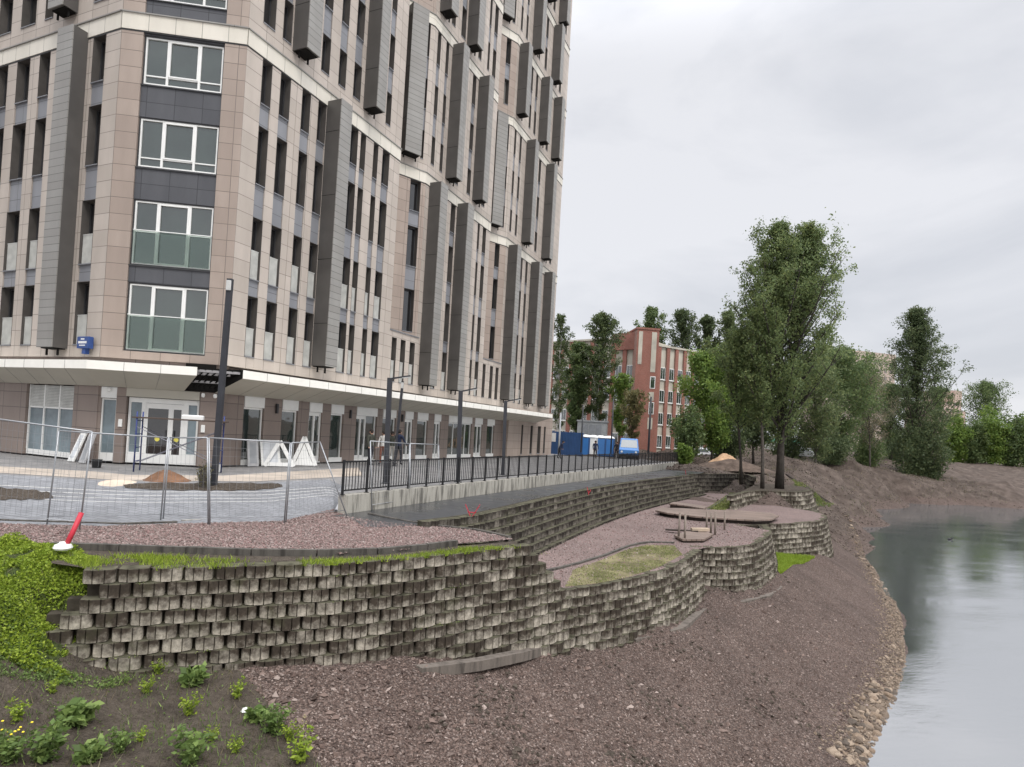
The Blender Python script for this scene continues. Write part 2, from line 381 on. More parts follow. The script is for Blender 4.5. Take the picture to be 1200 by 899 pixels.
def atp(pts): return [at(*p)[:2] for p in pts]
EARTH=atp([(-60,640,-.62),(118,655,-.66),(255,662,-.66),(270,787,-2.4),(310,830,-2.6),(345,870,-2.75),(385,915,-2.9),(380,990,-3.),(0,1100,-3.)])+[(-20,2),(-20,11)]
MOUND=atp([(-80,637,-.62),(0,635,-.62),(75,641,-.62),(150,650,-.66),(165,657,-.66),(118,668,-.66),(84,716,-1.2),(64,756,-1.6),(90,772,-1.75),(30,768,-1.64),(-80,757,-1.5)])
BANKGRASS=atp([(922,560,-.9),(945,572,-1.2),(966,590,-2.6),(990,603,-4.4),(984,596,-3.4),(962,577,-1.85),(940,560,-.9)])
LAWN=atp([(905,657,-3.58),(955,655,-3.6),(940,663,-3.7),(928,667,-3.75),(914,680,-3.75),(909,668,-3.6)])
def rough_amp(X,Y): return np.clip(1.2-np.hypot(X,Y)/60,.35,1.)
def hfull(X,Y):
    h=hbase(X,Y); e=inpoly(X,Y,EARTH); k=np.where(e,1.15,.75)
    h=h+k*(.10*vnoise(X,Y,1.7,1)+.06*vnoise(X,Y,.6,2)+.04*vnoise(X,Y,.25,3))*rough_amp(X,Y)
    h=h+np.clip((Y-36)/14,0,1)*np.clip((h+5.3)/1.5,0,1)*(.5*vnoise(X,Y,2.6,21)+.45*vnoise(X*.9+Y*.4,Y*.35,1.3,22)+.3*vnoise(X,Y,1.1,24)+.7*vnoise(X,Y,7.,23))
    # rake furrows running down the gravel bank
    h=h+np.where(e,0,.045*vnoise(X*.9+Y*.45,(Y*.9-X*.45)*.18,.22,5))
    return h
def tgrid(name,xs,ys,mat_,cut=None):
    X,Y=np.meshgrid(xs,ys); Z=hfull(X,Y)
    nx,ny=len(xs),len(ys); V=np.stack([X.ravel(),Y.ravel(),Z.ravel()],1)
    i=np.arange(nx-1); j=np.arange(ny-1); I,J=np.meshgrid(i,j); a=(J*nx+I).ravel(); F=np.stack([a,a+1,a+nx+1,a+nx],1)
    if cut is not None:
        cx=V[F].mean(1); F=F[~cut(cx[:,0],cx[:,1],cx[:,2])]
    o=np_mesh(name,V,F,mat_,smooth=True)
    e=inpoly(V[:,0],V[:,1],EARTH)
    g=inpoly(V[:,0],V[:,1],MOUND)|inpoly(V[:,0],V[:,1],BANKGRASS)
    far=np.clip((V[:,1]-38)/12,0,1)*np.clip((V[:,2]+5.0)/.8,0,1)
    for nm,a in(('earth',e),('turf',g),('farbank',far)):
        at_=o.data.attributes.new(nm,'FLOAT','POINT'); at_.data.foreach_set('value',np.asarray(a,np.float32))
    return tag(o,kind='structure')
xs=np.unique(np.concatenate([np.arange(-16,14,.075),np.arange(14,34.01,.25)])); ys=np.unique(np.concatenate([np.arange(1.,19,.075),np.arange(19,36.01,.2)]))
tgrid('river_bank',xs,ys,MT_TERR,cut=lambda x,y,z:(z<-6.3)|((y>30)&(x<-5))|((x<-3)&(y>18)))
def gsp(a,b,h0,k): 
    o=[a]; h=h0
    while o[-1]<b: o.append(o[-1]+h); h*=k
    return np.array(o)
xf=np.unique(np.concatenate([-gsp(8,1600,2.,1.25),np.arange(-7,8,.9),np.arange(8,82,.45),np.arange(82,130,.9),gsp(131,1600,2,1.25)])); yf=np.unique(np.concatenate([np.arange(36,112,.45),np.arange(112,135,.75),gsp(136,2200,2,1.25),[-300,-100,-40,-20,-8,1]]))
def cutf(x,y,z): return ((y<36)&(x>-16)&(x<34))|(z<-6.4)|((y<36)&(x>34))
tgrid('far_bank',xf,yf,MT_TERR,cut=cutf)
MB().add([(1,-200,ZW),(900,-200,ZW),(900,112,ZW),(1,112,ZW)],[(0,1,2,3)]).build('river_water',MT_WATER).__setitem__('kind','structure')
# ------------------------------------------------------------------ flat surfaces
def sheet(name,poly,mat_,z=None,kind='structure'):
    """polygon with (x,y[,z]) corners as one triangulated sheet"""
    import bmesh
    bm=bmesh.new(); vs_=[bm.verts.new((p[0],p[1],p[2] if z is None else z)) for p in poly]
    f=bm.faces.new(vs_); bm.normal_update()
    if f.normal.z<0: f.normal_flip()
    bmesh.ops.triangulate(bm,faces=[f]); me=bpy.data.meshes.new(name); bm.to_mesh(me); bm.free(); me.materials.append(mat_)
    o=link_mesh(name,me); 
    if kind: o['kind']=kind
    return o
def off(path,d):
    """offset an open plan path to its right-hand (river) side by d"""
    P=np.array(path,float); o=[]
    for i in range(len(P)):
        a=P[max(i-1,0)]; b=P[min(i+1,len(P)-1)]; t=b-a; t/=np.linalg.norm(t)+1e-9; o.append((P[i][0]+t[1]*d,P[i][1]-t[0]*d))
    return o
PAR0=np.array(at(401,580,-.08)[:2]); PAR1=np.array(at(800,541,-.08)[:2]); PD=(PAR1-PAR0)/np.linalg.norm(PAR1-PAR0); PN=np.array([PD[1],-PD[0]]); PL=float(np.linalg.norm(PAR1-PAR0))
# plaza: flat by the building, paved ramp down towards the fence
q=lambda x,y,z:at(x,y,z)
e0=[q(-160,553,-.05),q(0,556,-.05),q(150,565,-.05),q(300,566,-.05),q(385,562,-.05)]
front=[q(-120,612,ZG),q(0,614,ZG),q(120,617,ZG),q(215,614,ZG),q(330,611,ZG),q(392,597,ZG)]
def rs3(P,n):
    P=np.array(P,float); L=np.concatenate([[0],np.cumsum(np.linalg.norm(np.diff(P,axis=0),axis=1))]); t=np.linspace(0,L[-1],n)
    return np.stack([np.interp(t,L,P[:,k]) for k in range(3)],1)
RF=rs3(front+[(PAR0[0]-.14,PAR0[1]-.25,ZG+.06)],41); RB=rs3(e0+[(PAR0[0]-.5,PAR0[1]+2.2,-.09)],41)
def ramp_pt(i,v,dz=0.):
    k=min(39,int(i)); f=i-k; a=RF[k]*(1-f)+RF[k+1]*f; b=RB[k]*(1-f)+RB[k+1]*f; p=a+(b-a)*v; return (p[0],p[1],p[2]+dz)
mb=MB()
for i in range(40):
    for j in range(8):
        mb.add([ramp_pt(i,j/8),ramp_pt(i+1,j/8),ramp_pt(i+1,(j+1)/8),ramp_pt(i,(j+1)/8)],[(0,1,2,3)])
mb.build('paved_road',MT_ROADPAV)['kind']='structure'
MT_LINE=simple('worn_white_marking',(.62,.61,.58),.6,.3,0,.12,4)
mb=MB()
for v,w_ in((.46,.008),(.54,.008),(.63,.01),(.72,.01)):
    for i in range(40): mb.add([ramp_pt(i,v,.006),ramp_pt(i+1,v,.006),ramp_pt(i+1,v+w_,.006),ramp_pt(i,v+w_,.006)],[(0,1,2,3)])
mb.build('road_marking',MT_LINE)['kind']='structure'
pl=[(p[0],p[1],-.05) for p in e0]+[(PAR0[0]-.5,PAR0[1]+2.2,-.09),(PAR0[0]-.15,PAR0[1]+.1,-.1)]
pe=PAR1+PD*6-PN*.15
sheet('plaza',pl+[(pe[0],pe[1],-.1),(pe[0]+20,pe[1]+60,.1),(-70,170,.1),(-140,60,.1),(-60,20,-.05)],MT_PLAZA)
# beige slabs in front of the shops and planting beds of bare soil
sheet('beige_pavement',[(x,y,-.042) for x,y in atp([(-60,541,0),(0,545,0),(110,551,0),(150,555,0),(262,556,0),(330,552,0),(420,547,0),(425,556,0),(385,559.5,-.04),(300,564,-.04),(150,563,-.04),(0,554,-.04),(-60,549,-.04)])],MT_SLAB)
# asphalt promenade below the parapet
pr=[(PAR0[0]+PN[0]*.16-PD[0]*.6,PAR0[1]+PN[1]*.16-PD[1]*.6)]+[tuple(PAR0+PD*t+PN*.16) for t in(4,12,25,40,PL+8)]
bt=bwtop
sheet('promenade',[(x,y,-.6) for x,y in pr]+[(x,y,-.6) for x,y in [at(868,541.5,-.6)[:2]]]+[(x-.25,y+.12,-.6) for x,y in bt[::-1]]+[at(428,618,-.6),at(410,607,-.6)],MT_ASPH)
# upper gravel bed and its edge, soil and grass strip on top of the long wall
gb=[(p[0],p[1],ZG+.004) for p in front]+[at(410,606,ZG+.004),at(455,613,ZG+.004),at(500,616,ZG+.004),at(560,622,ZG+.004),at(600,632,ZG+.004),at(540,637,ZG+.004)]
kerb_line=atp([(60,640,ZG),(160,643,ZG),(300,648,ZG),(400,649,ZG),(470,645,ZG),(535,637,ZG)])
sheet('pink_gravel_bed',gb+[(x,y,ZG+.004) for x,y in kerb_line[::-1]]+[at(-40,633,ZG+.004)],MT_PINK)
sheet('soil_strip',[(x,y,ZG-.05) for x,y in off(kerb_line,-.15)]+[at(605,634,ZG-.05)]+[(x,y,ZG-.05) for x,y in off(wall1,-.12)[::-1]]+[at(60,660,ZG-.05)],MT_SOIL)
# lower terrace
ter=[at(600,650,ZT)]+[(x,y,ZT) for x,y in off(wall2,-.12)]+[(x,y,ZT) for x,y in off(bast3,-.12)[1:]]+[(x,y,ZT) for x,y in off(bast4,-.12)]+[at(958,600,ZT),at(905,592,ZT),at(860,588,ZT),at(850,570,ZT),at(812,571,ZT)]
sheet('terrace_gravel',ter+[(x+.2,y+.1,ZT) for x,y in bwtop[::-1]],MT_PINK)
# ------------------------------------------------------------------ the tower block
RZ_R=R(90-23.44); RZ_C=R(90-82.05)
Rd=np.array([math.cos(RZ_R),math.sin(RZ_R)]); Cd=np.array([math.cos(RZ_C),math.sin(RZ_C)]); nR=np.array([Rd[1],-Rd[0]]); nC=np.array([Cd[1],-Cd[0]]); Ld=np.array([-nR[0],-nR[1]])*0+np.array([-Rd[1],Rd[0]])
P0=np.array([-11.0,23.33]); CL=4.49; PLc=P0-Cd*CL
T_STONE=M_stone('pale_stone_cladding',(.425,.372,.322),(.51,.45,.395),.62,.9)
T_TAN=M_stone('tan_stone_cladding',(.325,.262,.22),(.39,.32,.27),.62,1.05)
T_BROWN=M_stone('brown_stone_cladding',(.235,.19,.165),(.275,.22,.19),.62,1.2)
T_BAND=M_stone('cream_band_panels',(.66,.62,.53),(.70,.66,.575),2.,.95,.5)
T_SPAN=M_stone('grey_spandrel_panels',(.215,.22,.235),(.25,.255,.27),.65,3.,.45)
T_SPANC=M_stone('charcoal_corner_panels',(.078,.08,.088),(.1,.102,.11),.62,1.0,.45)
T_FINF=M_stone('fin_front_panels',(.25,.24,.222),(.295,.287,.268),.3,4.,.45)
T_FINS=simple('fin_side_metal',(.082,.076,.07),.5,.4,0,.12,1.2)
T_REV=simple('dark_reveal_metal',(.092,.083,.075),.5,.35,0,.15,2.)
T_FRAMED=simple('dark_window_frame',(.045,.045,.047),.45,.4)
T_WHITE=simple('white_frame_paint',(.78,.78,.75),.4,.4,0,.04)
T_CANOPYW=simple('white_canopy_edge',(.86,.84,.77),.45,.4,0,.04)
T_SOFFIT=simple('pale_soffit_panels',(.44,.415,.35),.5,.35,0,.07,.8)
T_GRILLE=simple('ribbed_grille_metal',(.5,.5,.47),.5,.4)
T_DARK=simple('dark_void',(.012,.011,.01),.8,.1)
def m_glass(name,c,spec=.9,rough=.03,var=2.,bump=.05,ior=1.6):
    n=NT(name); a=n.noise(var,4,.6); b=n.noise(.8,2)
    cc=n.ramp(a,[(.35,tuple(x*.75 for x in c)),(.65,tuple(x*1.25 for x in c))])
    n.bump(b,bump,.05); n.b.inputs['IOR'].default_value=ior
    return n.set(cc,rough,spec)
def m_wglass():
    n=NT('dark_window_glass'); i=n.island(); c=n.ramp(i,[(0.,(.012,.012,.013)),(.55,(.03,.031,.033)),(.72,(.07,.072,.075)),(.86,(.035,.045,.055)),(.93,(.22,.21,.19)),(1.,(.3,.29,.27))],'CONSTANT')  # mid and blue-grey panes have reflections painted in, the palest stand for curtains
    n.b.inputs['IOR'].default_value=1.8; n.bump(n.noise(.7,2),.1,.05); return n.set(c,.03,.7)
T_GLASSD=m_wglass()
def m_clear():
    n=NT('tinted_balustrade_glass'); tr=n.new('ShaderNodeBsdfTransparent'); tr.inputs[0].default_value=(.93,.97,.945,1); gl=n.new('ShaderNodeBsdfGlossy'); gl.inputs[0].default_value=(.85,.95,.9,1); gl.inputs[1].default_value=.03
    fr=n.new('ShaderNodeFresnel'); fr.inputs[0].default_value=1.5; mx_=n.new('ShaderNodeMixShader'); n.link(fr.outputs[0],mx_.inputs[0]); n.link(tr.outputs[0],mx_.inputs[1]); n.link(gl.outputs[0],mx_.inputs[2]); n.link(mx_.outputs[0],n.n['Material Output'].inputs[0]); return n.m
T_GLASSC=m_glass('corner_window_glass',(.032,.046,.039),.6,.02,.5,.35,2.1)
T_GLASSG=m_clear()
T_GLASSB=m_glass('frosted_blue_glass',(.17,.215,.235),.6,.2,1.)
T_GLASSK=m_glass('shop_glass',(.035,.048,.043),.8,.02,.7,.1,1.9)
tower=empty('tower_block',(P0[0],P0[1],0),0,'tall stone-clad apartment tower with dark vertical fins, cream bands and white canopy','tower')
class Face:
    def __init__(s,org,rz): s.org=np.array(org,float); s.rz=rz; s.d=np.array([math.cos(rz),math.sin(rz)]); s.n=np.array([s.d[1],-s.d[0]])
    def sub(s,x,y,x2,y2):
        o=s.org+s.d*x-s.n*y; e=s.org+s.d*x2-s.n*y2; return Face(o,math.atan2(e[1]-o[1],e[0]-o[0])),float(np.hypot(*(e-o)))
    def put(s,mb,name,mats,par=None):
        o=mb.build(name,mats); o.parent=tower; o.location=(s.org[0]-P0[0],s.org[1]-P0[1],0); o.rotation_euler=(0,0,s.rz)
        if par is not None:
            o.parent=par; o.location=(0,0,0); o.rotation_euler=(0,0,0)
        return o
FR=Face(P0,RZ_R); FC=Face(PLc,RZ_C); FL=Face(PLc,math.atan2(-Ld[1],-Ld[0]))
WINDOWS=[]; FINS=[]
NGRILLE=[0]
def wall(face,x0,x1,z0,z1,cols,wins,y=0.,th=.42,span=True,name='wall',stone=None,spmat=None,grille=(),depth=.36):
    """wall with window columns [(xa,xb)] and window heights [(za,zb)]: piers between columns, panels between windows"""
    stone=stone or T_STONE; mb=MB(); sp=MB(); xs_=[x0]
    for a,b in cols: xs_+= [a,b]
    xs_.append(x1)
    for i in range(0,len(xs_),2):
        if xs_[i+1]-xs_[i]>.01: mb.box(xs_[i],xs_[i+1],y,y+th,z0,z1)
    for a,b in cols:
        zz=[z0]
        for za,zb in wins: zz+=[za,zb]
        zz.append(z1)
        for i in range(0,len(zz),2):
            if zz[i+1]-zz[i]<.02: continue
            if span and i>0 and i<len(zz)-2 or (span=='all'): sp.box(a+.002,b-.002,y+.05,y+th-.01,zz[i],zz[i+1])
            else: mb.box(a+.001,b-.001,y+.003,y+th-.01,zz[i],zz[i+1])
            if i>0: sp.box(a+.004,b-.004,y-.03,y+.3,zz[i+1]-.03 if False else zz[i]-.0,zz[i]+.0001) if False else None
        for k,(za,zb) in enumerate(wins):
            WINDOWS.append((face,a,b,za,zb,y,depth,k in grille))
    b0=len(mb.v); mb.v+=sp.v; mb.f+=[[b0+i for i in f] for f in sp.f]; mb.m+=[1]*len(sp.f); mb.uv+=sp.uv
    face.put(mb,name,[stone,spmat or T_SPAN])
def fin(face,a,b,z0,z1,y=0.,out=.84):
    mb=MB(); c=.0
    mb.box(a,b,y-out+.012,y+.02,z0,z1,0)
    # front cladding proud of the box, with a thin return at each edge
    mb.box(a-.006,b+.006,y-out-.03,y-out+.012,z0-.01,z1+.01,1)
    mb.box(a+.05,b-.05,y-out+.1,y-.05,z0-.04,z0-.002,2)
    for zz in np.arange(z0+1.9,z1-.5,2.9): mb.box(a-.004,a,y-out+.02,y,zz,zz+.018,2)
    # steel feet below
    for px in(a+.12,b-.12): mb.box(px-.03,px+.03,y-.3,y-.24,z0-.28,z0-.04,2)
    f=face.put(mb,'fin_box',[T_FINS,T_FINF,T_DARK])
Z1=(3.9,16.28); BANDS=[(16.28,16.94),(25.64,26.3),(32.14,32.8),(38.1,38.75),(44.6,45.25),(51.,51.7)]
ZONES=[(3.9,16.28),(16.94,25.64),(26.3,32.14),(32.8,38.1),(38.75,44.6),(45.25,51.)]
WZ=[[(4.34,6.77),(7.42,9.9),(11.21,13.55),(14.43,16.24)],[(17.6,19.3),(20.55,22.35),(23.6,25.6)],[(27.,28.95),(30.1,32.1)],[(33.5,35.4),(36.4,38.06)],[(39.5,41.4),(42.4,44.5)],[(46.,47.9),(48.9,50.8)]]
S1P=[(.79,1.30),(1.76,2.33),(3.01,3.53),(4.01,4.54),(6.24,6.84),(7.05,7.46),(8.09,8.48),(8.86,9.47)]; S1Q=[(.69,1.31),(1.72,2.21),(4.03,4.57),(5.19,5.7),(6.26,6.82),(8.93,9.36)]
S2P=[(15.3,15.75),(16.51,17.09),(18.95,19.4),(20.3,20.6),(21.10,21.62)]; S2Q=[(13.82,14.20),(14.83,15.17),(16.75,17.2),(18.40,18.88),(20.6,21.1)]
S3P=[(28.67,29.06),(29.74,30.18),(32.7,33.2),(35.9,36.4)]; S3Q=[(26.05,26.4),(27.13,27.5),(29.9,30.3),(31.4,31.9),(35.2,35.7)]
F1={0:[(4.57,5.31)],1:[(2.29,3.05),(7.08,7.75)]}; F2={0:[(13.85,14.65),(17.29,18.1)],1:[(15.58,16.3),(19.24,19.95)]}; F3={0:[(26.07,26.8),(30.85,31.55),(34.14,34.85)],1:[(28.49,29.2),(33.11,33.85)]}
C2,L2=FR.sub(10.43,1.65,13.43,.22); C3,L3=FR.sub(22.28,2.1,25.67,.47)
for zi,(z0,z1) in enumerate(ZONES):
    p=zi%2==0; wz=WZ[zi]; gr=(0,1) if zi==0 else ()
    q_=0 if p else 1
    for (x0,x1,y,cp_,cq_,F_) in((0,10.43,0.,S1P,S1Q,F1),(13.43,22.28,.22,S2P,S2Q,F2),(25.67,37.5,.47,S3P,S3Q,F3)):
        wall(FR,x0,x1,z0,z1,cp_ if p else cq_,wz,y,grille=gr)
        for a,b in F_[q_]: fin(FR,a,b,(z0+.5 if zi else 4.45),z1+.2,y,.8)
    # set-back ends of the saw-tooth bays
    mb=MB(); mb.box(9.9,10.43,.42,1.9,z0,z1); mb.box(21.7,22.28,.64,2.4,z0,z1); FR.put(mb,'wall',[T_STONE])
    zc=7.15 if zi==0 else z0; wc=wz[1:] if zi==0 else wz
    if p:
        wall(C2,0,L2,zc,z1,[(2.3,3.0)],wc,0,stone=T_TAN,name='bay_wall'); wall(C3,0,L3,zc,z1,[(2.67,3.12)],wc,0,stone=T_TAN,name='bay_wall')
    else:
        wall(C2,0,L2,zc,z1,[(1.0,1.36),(2.84,3.04)],wc,0,name='bay_wall'); fin(C2,1.46,2.5,z0+.5,z1+.2,0,.62)
        wall(C3,0,L3,zc,z1,[(3.1,3.4)],wc,0,name='bay_wall'); fin(C3,1.75,2.75,z0+.5,z1+.2,0,.62)
# first floor under the bays is flush with the main wall and has three narrow windows
wall(FR,10.432,13.428,3.9,7.12,[(10.75,11.2),(11.6,12.08),(12.53,13.05)],[(4.34,6.77)],.06,th=.36,span=False,grille=(0,))
wall(FR,22.282,25.668,3.9,7.12,[(22.5,22.95),(23.7,24.2),(24.7,25.2)],[(4.34,6.77)],.3,th=.36,span=False)
mb=MB(); mb.box(10.44,13.42,.02,1.5,7.12,7.18); FR.put(mb,'ledge',[T_SPAN]); mb=MB(); mb.box(22.29,25.66,.26,1.9,7.12,7.18); FR.put(mb,'ledge',[T_SPAN])
# left facade
LP=[(.86,1.62),(4.3,5.0),(5.65,6.55),(7.2,8.),(9.7,10.4),(11.2,12.)]; LQ=[(.76,1.74),(4.3,4.85),(5.47,6.49),(7.17,8.1),(9.9,10.6),(12.,12.8)]
neg=lambda L:[(-b,-a) for a,b in L][::-1]
for zi,(z0,z1) in enumerate(ZONES):
    p=zi%2==0
    wall(FL,-14,0,z0,z1,neg(LP if p else LQ),WZ[zi],0,grille=(0,1) if zi==0 else ())
    for a,b in ([(1.94,2.86),(8.4,9.3)] if p else [(2.72,3.62),(8.6,9.5)]): fin(FL,-b,-a,(z0+.5 if zi else 4.2),z1+.2,0,.55)
# chamfer: wide windows between tan piers
def wide_window(face,a,b,za,zb,y,low,name='window'):
    mb=MB(); g=MB(); w=b-a; m1=a+w*.29; m2=a+w*.70; t=.055
    mb.box(a,b,y,y+.09,za,za+t); mb.box(a,b,y,y+.09,zb-t,zb); mb.box(a,a+t,y,y+.09,za+t,zb-t); mb.box(b-t,b,y,y+.09,za+t,zb-t)
    for mm in(m1,m2): mb.box(mm-.04,mm+.04,y+.004,y+.086,za+t,zb-t)
    mb.box(a+t,m1-.04,y+.01,y+.08,low-.022,low+.022); mb.box(m2+.04,b-t,y+.01,y+.08,low-.022,low+.022)
    top_sash=zb-za>2.2
    if not top_sash: mb.box(m1+.04,m2-.04,y+.01,y+.08,low-.022,low+.022)
    s0=za+t if top_sash else low+.022
    # opening sash
    for q0,q1,q2,q3 in((m1+.04,m2-.04,s0,s0+.05),(m1+.04,m2-.04,zb-t-.05,zb-t),(m1+.04,m1+.09,s0+.05,zb-t-.05),(m2-.09,m2-.04,s0+.05,zb-t-.05)): mb.box(q0,q1,y-.012,y+.05,q2,q3)
    o=face.put(mb,name,[T_WHITE])
    g.box(a+.02,b-.02,y+.06,y+.075,za+.02,zb-.02); face.put(g,'pane',[T_GLASSC],o)
    if top_sash:
        gl=MB(); gl.box(a+.02,b-.02,y-.06,y-.045,za+.03,low+.02); gl.box(a,b,y-.07,y-.035,low+.02,low+.05,1); face.put(gl,'glass_balustrade',[T_GLASSG,T_WHITE],o)
    fr=MB(); 
    for q0,q1,q2,q3 in((a-.05,b+.05,za-.05,za),(a-.05,b+.05,zb,zb+.05),(a-.05,a,za,zb),(b,b+.05,za,zb)): fr.box(q0,q1,y-.02,y+.12,q2,q3)
    fr.box(a-.1,b+.1,y-.1,y+.02,za-.09,za-.05); face.put(fr,'dark_surround',[T_FRAMED],o)
ca,cb=CL-3.66,CL-.87
for zi,(z0,z1) in enumerate(ZONES):
    mb=MB(); mb.box(0.001,ca-.06,0,.5,z0,z1); mb.box(cb+.06,CL-.001,0,.5,z0,z1)
    w_=[(4.26,6.75,5.55),(7.5,9.9,8.75),(11.2,13.02,11.55),(14.34,16.13,14.68)] if zi==0 else [(za,zb,za+.4) for za,zb in WZ[zi]]
    FC.put(mb,'corner_pier',[T_TAN])
    sp=MB(); zz=z0
    if zi==0:
        b0=MB(); b0.box(ca-.06,cb+.06,0.003,.5,3.9,w_[0][0]-.06); FC.put(b0,'wall',[T_TAN]); zz=None
    for za,zb,lo in w_:
        if zz is not None: sp=MB(); sp.box(ca-.058,cb+.058,.07,.5,zz,za-.05); FC.put(sp,'spandrel',[T_SPANC])
        zz=zb+.05; wide_window(FC,ca,cb,za,zb,.12,lo)
    if z1-zz>.02: sp=MB(); sp.box(ca-.058,cb+.058,.07,.5,zz,z1); FC.put(sp,'spandrel',[T_SPANC])
# cream bands and their thin copings, one strip for each flat of the facade
for k,(z0,z1) in enumerate(BANDS):
    t=.035; mb=MB()
    for f,a,b,y in((FR,0,10.43,0.),(C2,0,L2,0.),(FR,13.4,22.28,.22),(C3,0,L3,0.),(FR,25.64,37.5,.47),(FL,-14,0,0.),(FC,0,CL,0.)):
        mb=MB(); mb.box(a+.001,b-.001,y-t,y+.42,z0+.002,z1-.05); mb.box(a,b,y-t-.05,y+.42,z1-.048,z1-.002,1); mb.box(a+.001,b-.001,y-.012,y+.4,z0-.05,z0,2)
        f.put(mb,'cream_band',[T_BAND,T_FINF,T_FRAMED])
# ---- every narrow window: dark reveal lining, sill, frame and glass
def win_mesh(mb,a,b,za,zb,y,dp):
    t=.012
    mb.box(a,a+t,y-.008,y+dp,za,zb,0); mb.box(b-t,b,y-.008,y+dp,za,zb,0); mb.box(a+t,b-t,y-.008,y+dp,zb-t,zb,0)
    mb.box(a+t,b-t,y-.035,y+dp,za,za+.035,3)
    yy=y+dp-.07; w=.045
    mb.box(a+t,a+t+w,yy,yy+.06,za+.035,zb-t,1); mb.box(b-t-w,b-t,yy,yy+.06,za+.035,zb-t,1); mb.box(a+t+w,b-t-w,yy,yy+.06,za+.035,za+.08,1); mb.box(a+t+w,b-t-w,yy,yy+.06,zb-.06,zb-t,1)
    mb.box(a+t+w,b-t-w,yy+.03,yy+.04,za+.08,zb-.06,2)
wm=[T_REV,T_FRAMED,T_GLASSD,T_SPAN]
def wkey(q_):
    f,a,b,za,zb,y,dp,g=q_; c=f.org+f.d*(a+b)/2; v=np.array([c[0],c[1],(za+zb)/2-2]); d=np.linalg.norm(v); infr=np.dot(v,FW)>0
    px=np.dot(v,CX)/max(.1,np.dot(v,FW))*FOC+600; py=CY-np.dot(v,CU)/max(.1,np.dot(v,FW))*FOC
    return (0 if(-20<px<1220 and -40<py<920) else 1, d)
WINDOWS.sort(key=wkey)
for q_ in WINDOWS[:78]:
    f,a,b,za,zb,y,dp,g=q_; mb=MB(); win_mesh(mb,a,b,za,zb,y,dp); o=f.put(mb,'window',wm)
rest={}
for q_ in WINDOWS[78:]: rest.setdefault(id(q_[0]),(q_[0],[]))[1].append(q_)
allm=MB()
for f,L in rest.values():
    mb=MB()
    for q_ in L: win_mesh(mb,*q_[1:7])
    cs,sn=math.cos(f.rz),math.sin(f.rz)
    allm.add([(f.org[0]-P0[0]+v[0]*cs-v[1]*sn,f.org[1]-P0[1]+v[0]*sn+v[1]*cs,v[2]) for v in mb.v],[],0); base=len(allm.v)-len(mb.v)
    for fc,mi in zip(mb.f,mb.m): allm.f.append([base+i for i in fc]); allm.m.append(mi); allm.uv.append(None)
o=allm.build('window',wm); o.parent=tower; o['kind']='stuff'
for q_ in WINDOWS:
    f,a,b,za,zb,y,dp,g=q_
    if not g: continue
    if f is FR and za>5 and a>9.5: continue
    mb=MB(); a1=a+.03; b1=b-.03; zt=za+(1.15 if za<7 else 1.17)
    nb=max(5,int((b1-a1)/.055))
    mb.box(a1,b1,y+.1,y+.115,za+.06,zt)
    for i in range(nb): x=a1+(b1-a1)*(i+.5)/nb; mb.box(x-.012,x+.012,y+.08,y+.1,za+.06,zt)
    mb.box(a1,b1,y+.075,y+.12,zt,zt+.03)
    f.put(mb,'balcony_grille',[T_GRILLE])
# solid core, roof and the back of the tower
core=[PLc-np.array([Cd[1],-Cd[0]])*.6+Ld*.2,P0-nR*.55-nC*.2]
c1=P0+Rd*10.-nR*2.6; c2=P0+Rd*22.-nR*3.; c3=P0+Rd*37.45-nR*1.0; c4=c3-nR*15; c5=PLc+Ld*14-(-Rd)*.6
c0=PLc+Rd*.6
back=[c5,c0,P0-nR*.6+Rd*.4-nC*.3,P0+Rd*9.8-nR*.6,c1,c2,P0+Rd*26-nR*1.0,c3,c4,P0+Rd*12-nR*17.5]
low=[c5+(-Rd)*-1.6,PLc+Rd*1.9+Ld*.8,P0-nR*2.2+Rd*1.2-nC*1.2,P0+Rd*9.8-nR*2.2,P0+Rd*26-nR*2.2,P0+Rd*28-nR*1.2,c3-nR*.5,c4,P0+Rd*12-nR*17.5]
mb=MB(); mb.prism([(p[0]-P0[0],p[1]-P0[1]) for p in low],.0,3.95); o=mb.build('ground_floor_core',[simple('shop_interior',(.09,.085,.08),.8,.1,0,.4,.8)]); o.parent=tower
mb=MB(); mb.prism([(p[0]-P0[0],p[1]-P0[1]) for p in back],3.96,51.3); o=mb.build('building_core',[T_REV]); o.parent=tower
mb=MB(); mb.box(37.05,37.5,.47+.43,15.5,0,51); FR.put(mb,'wall',[T_STONE])
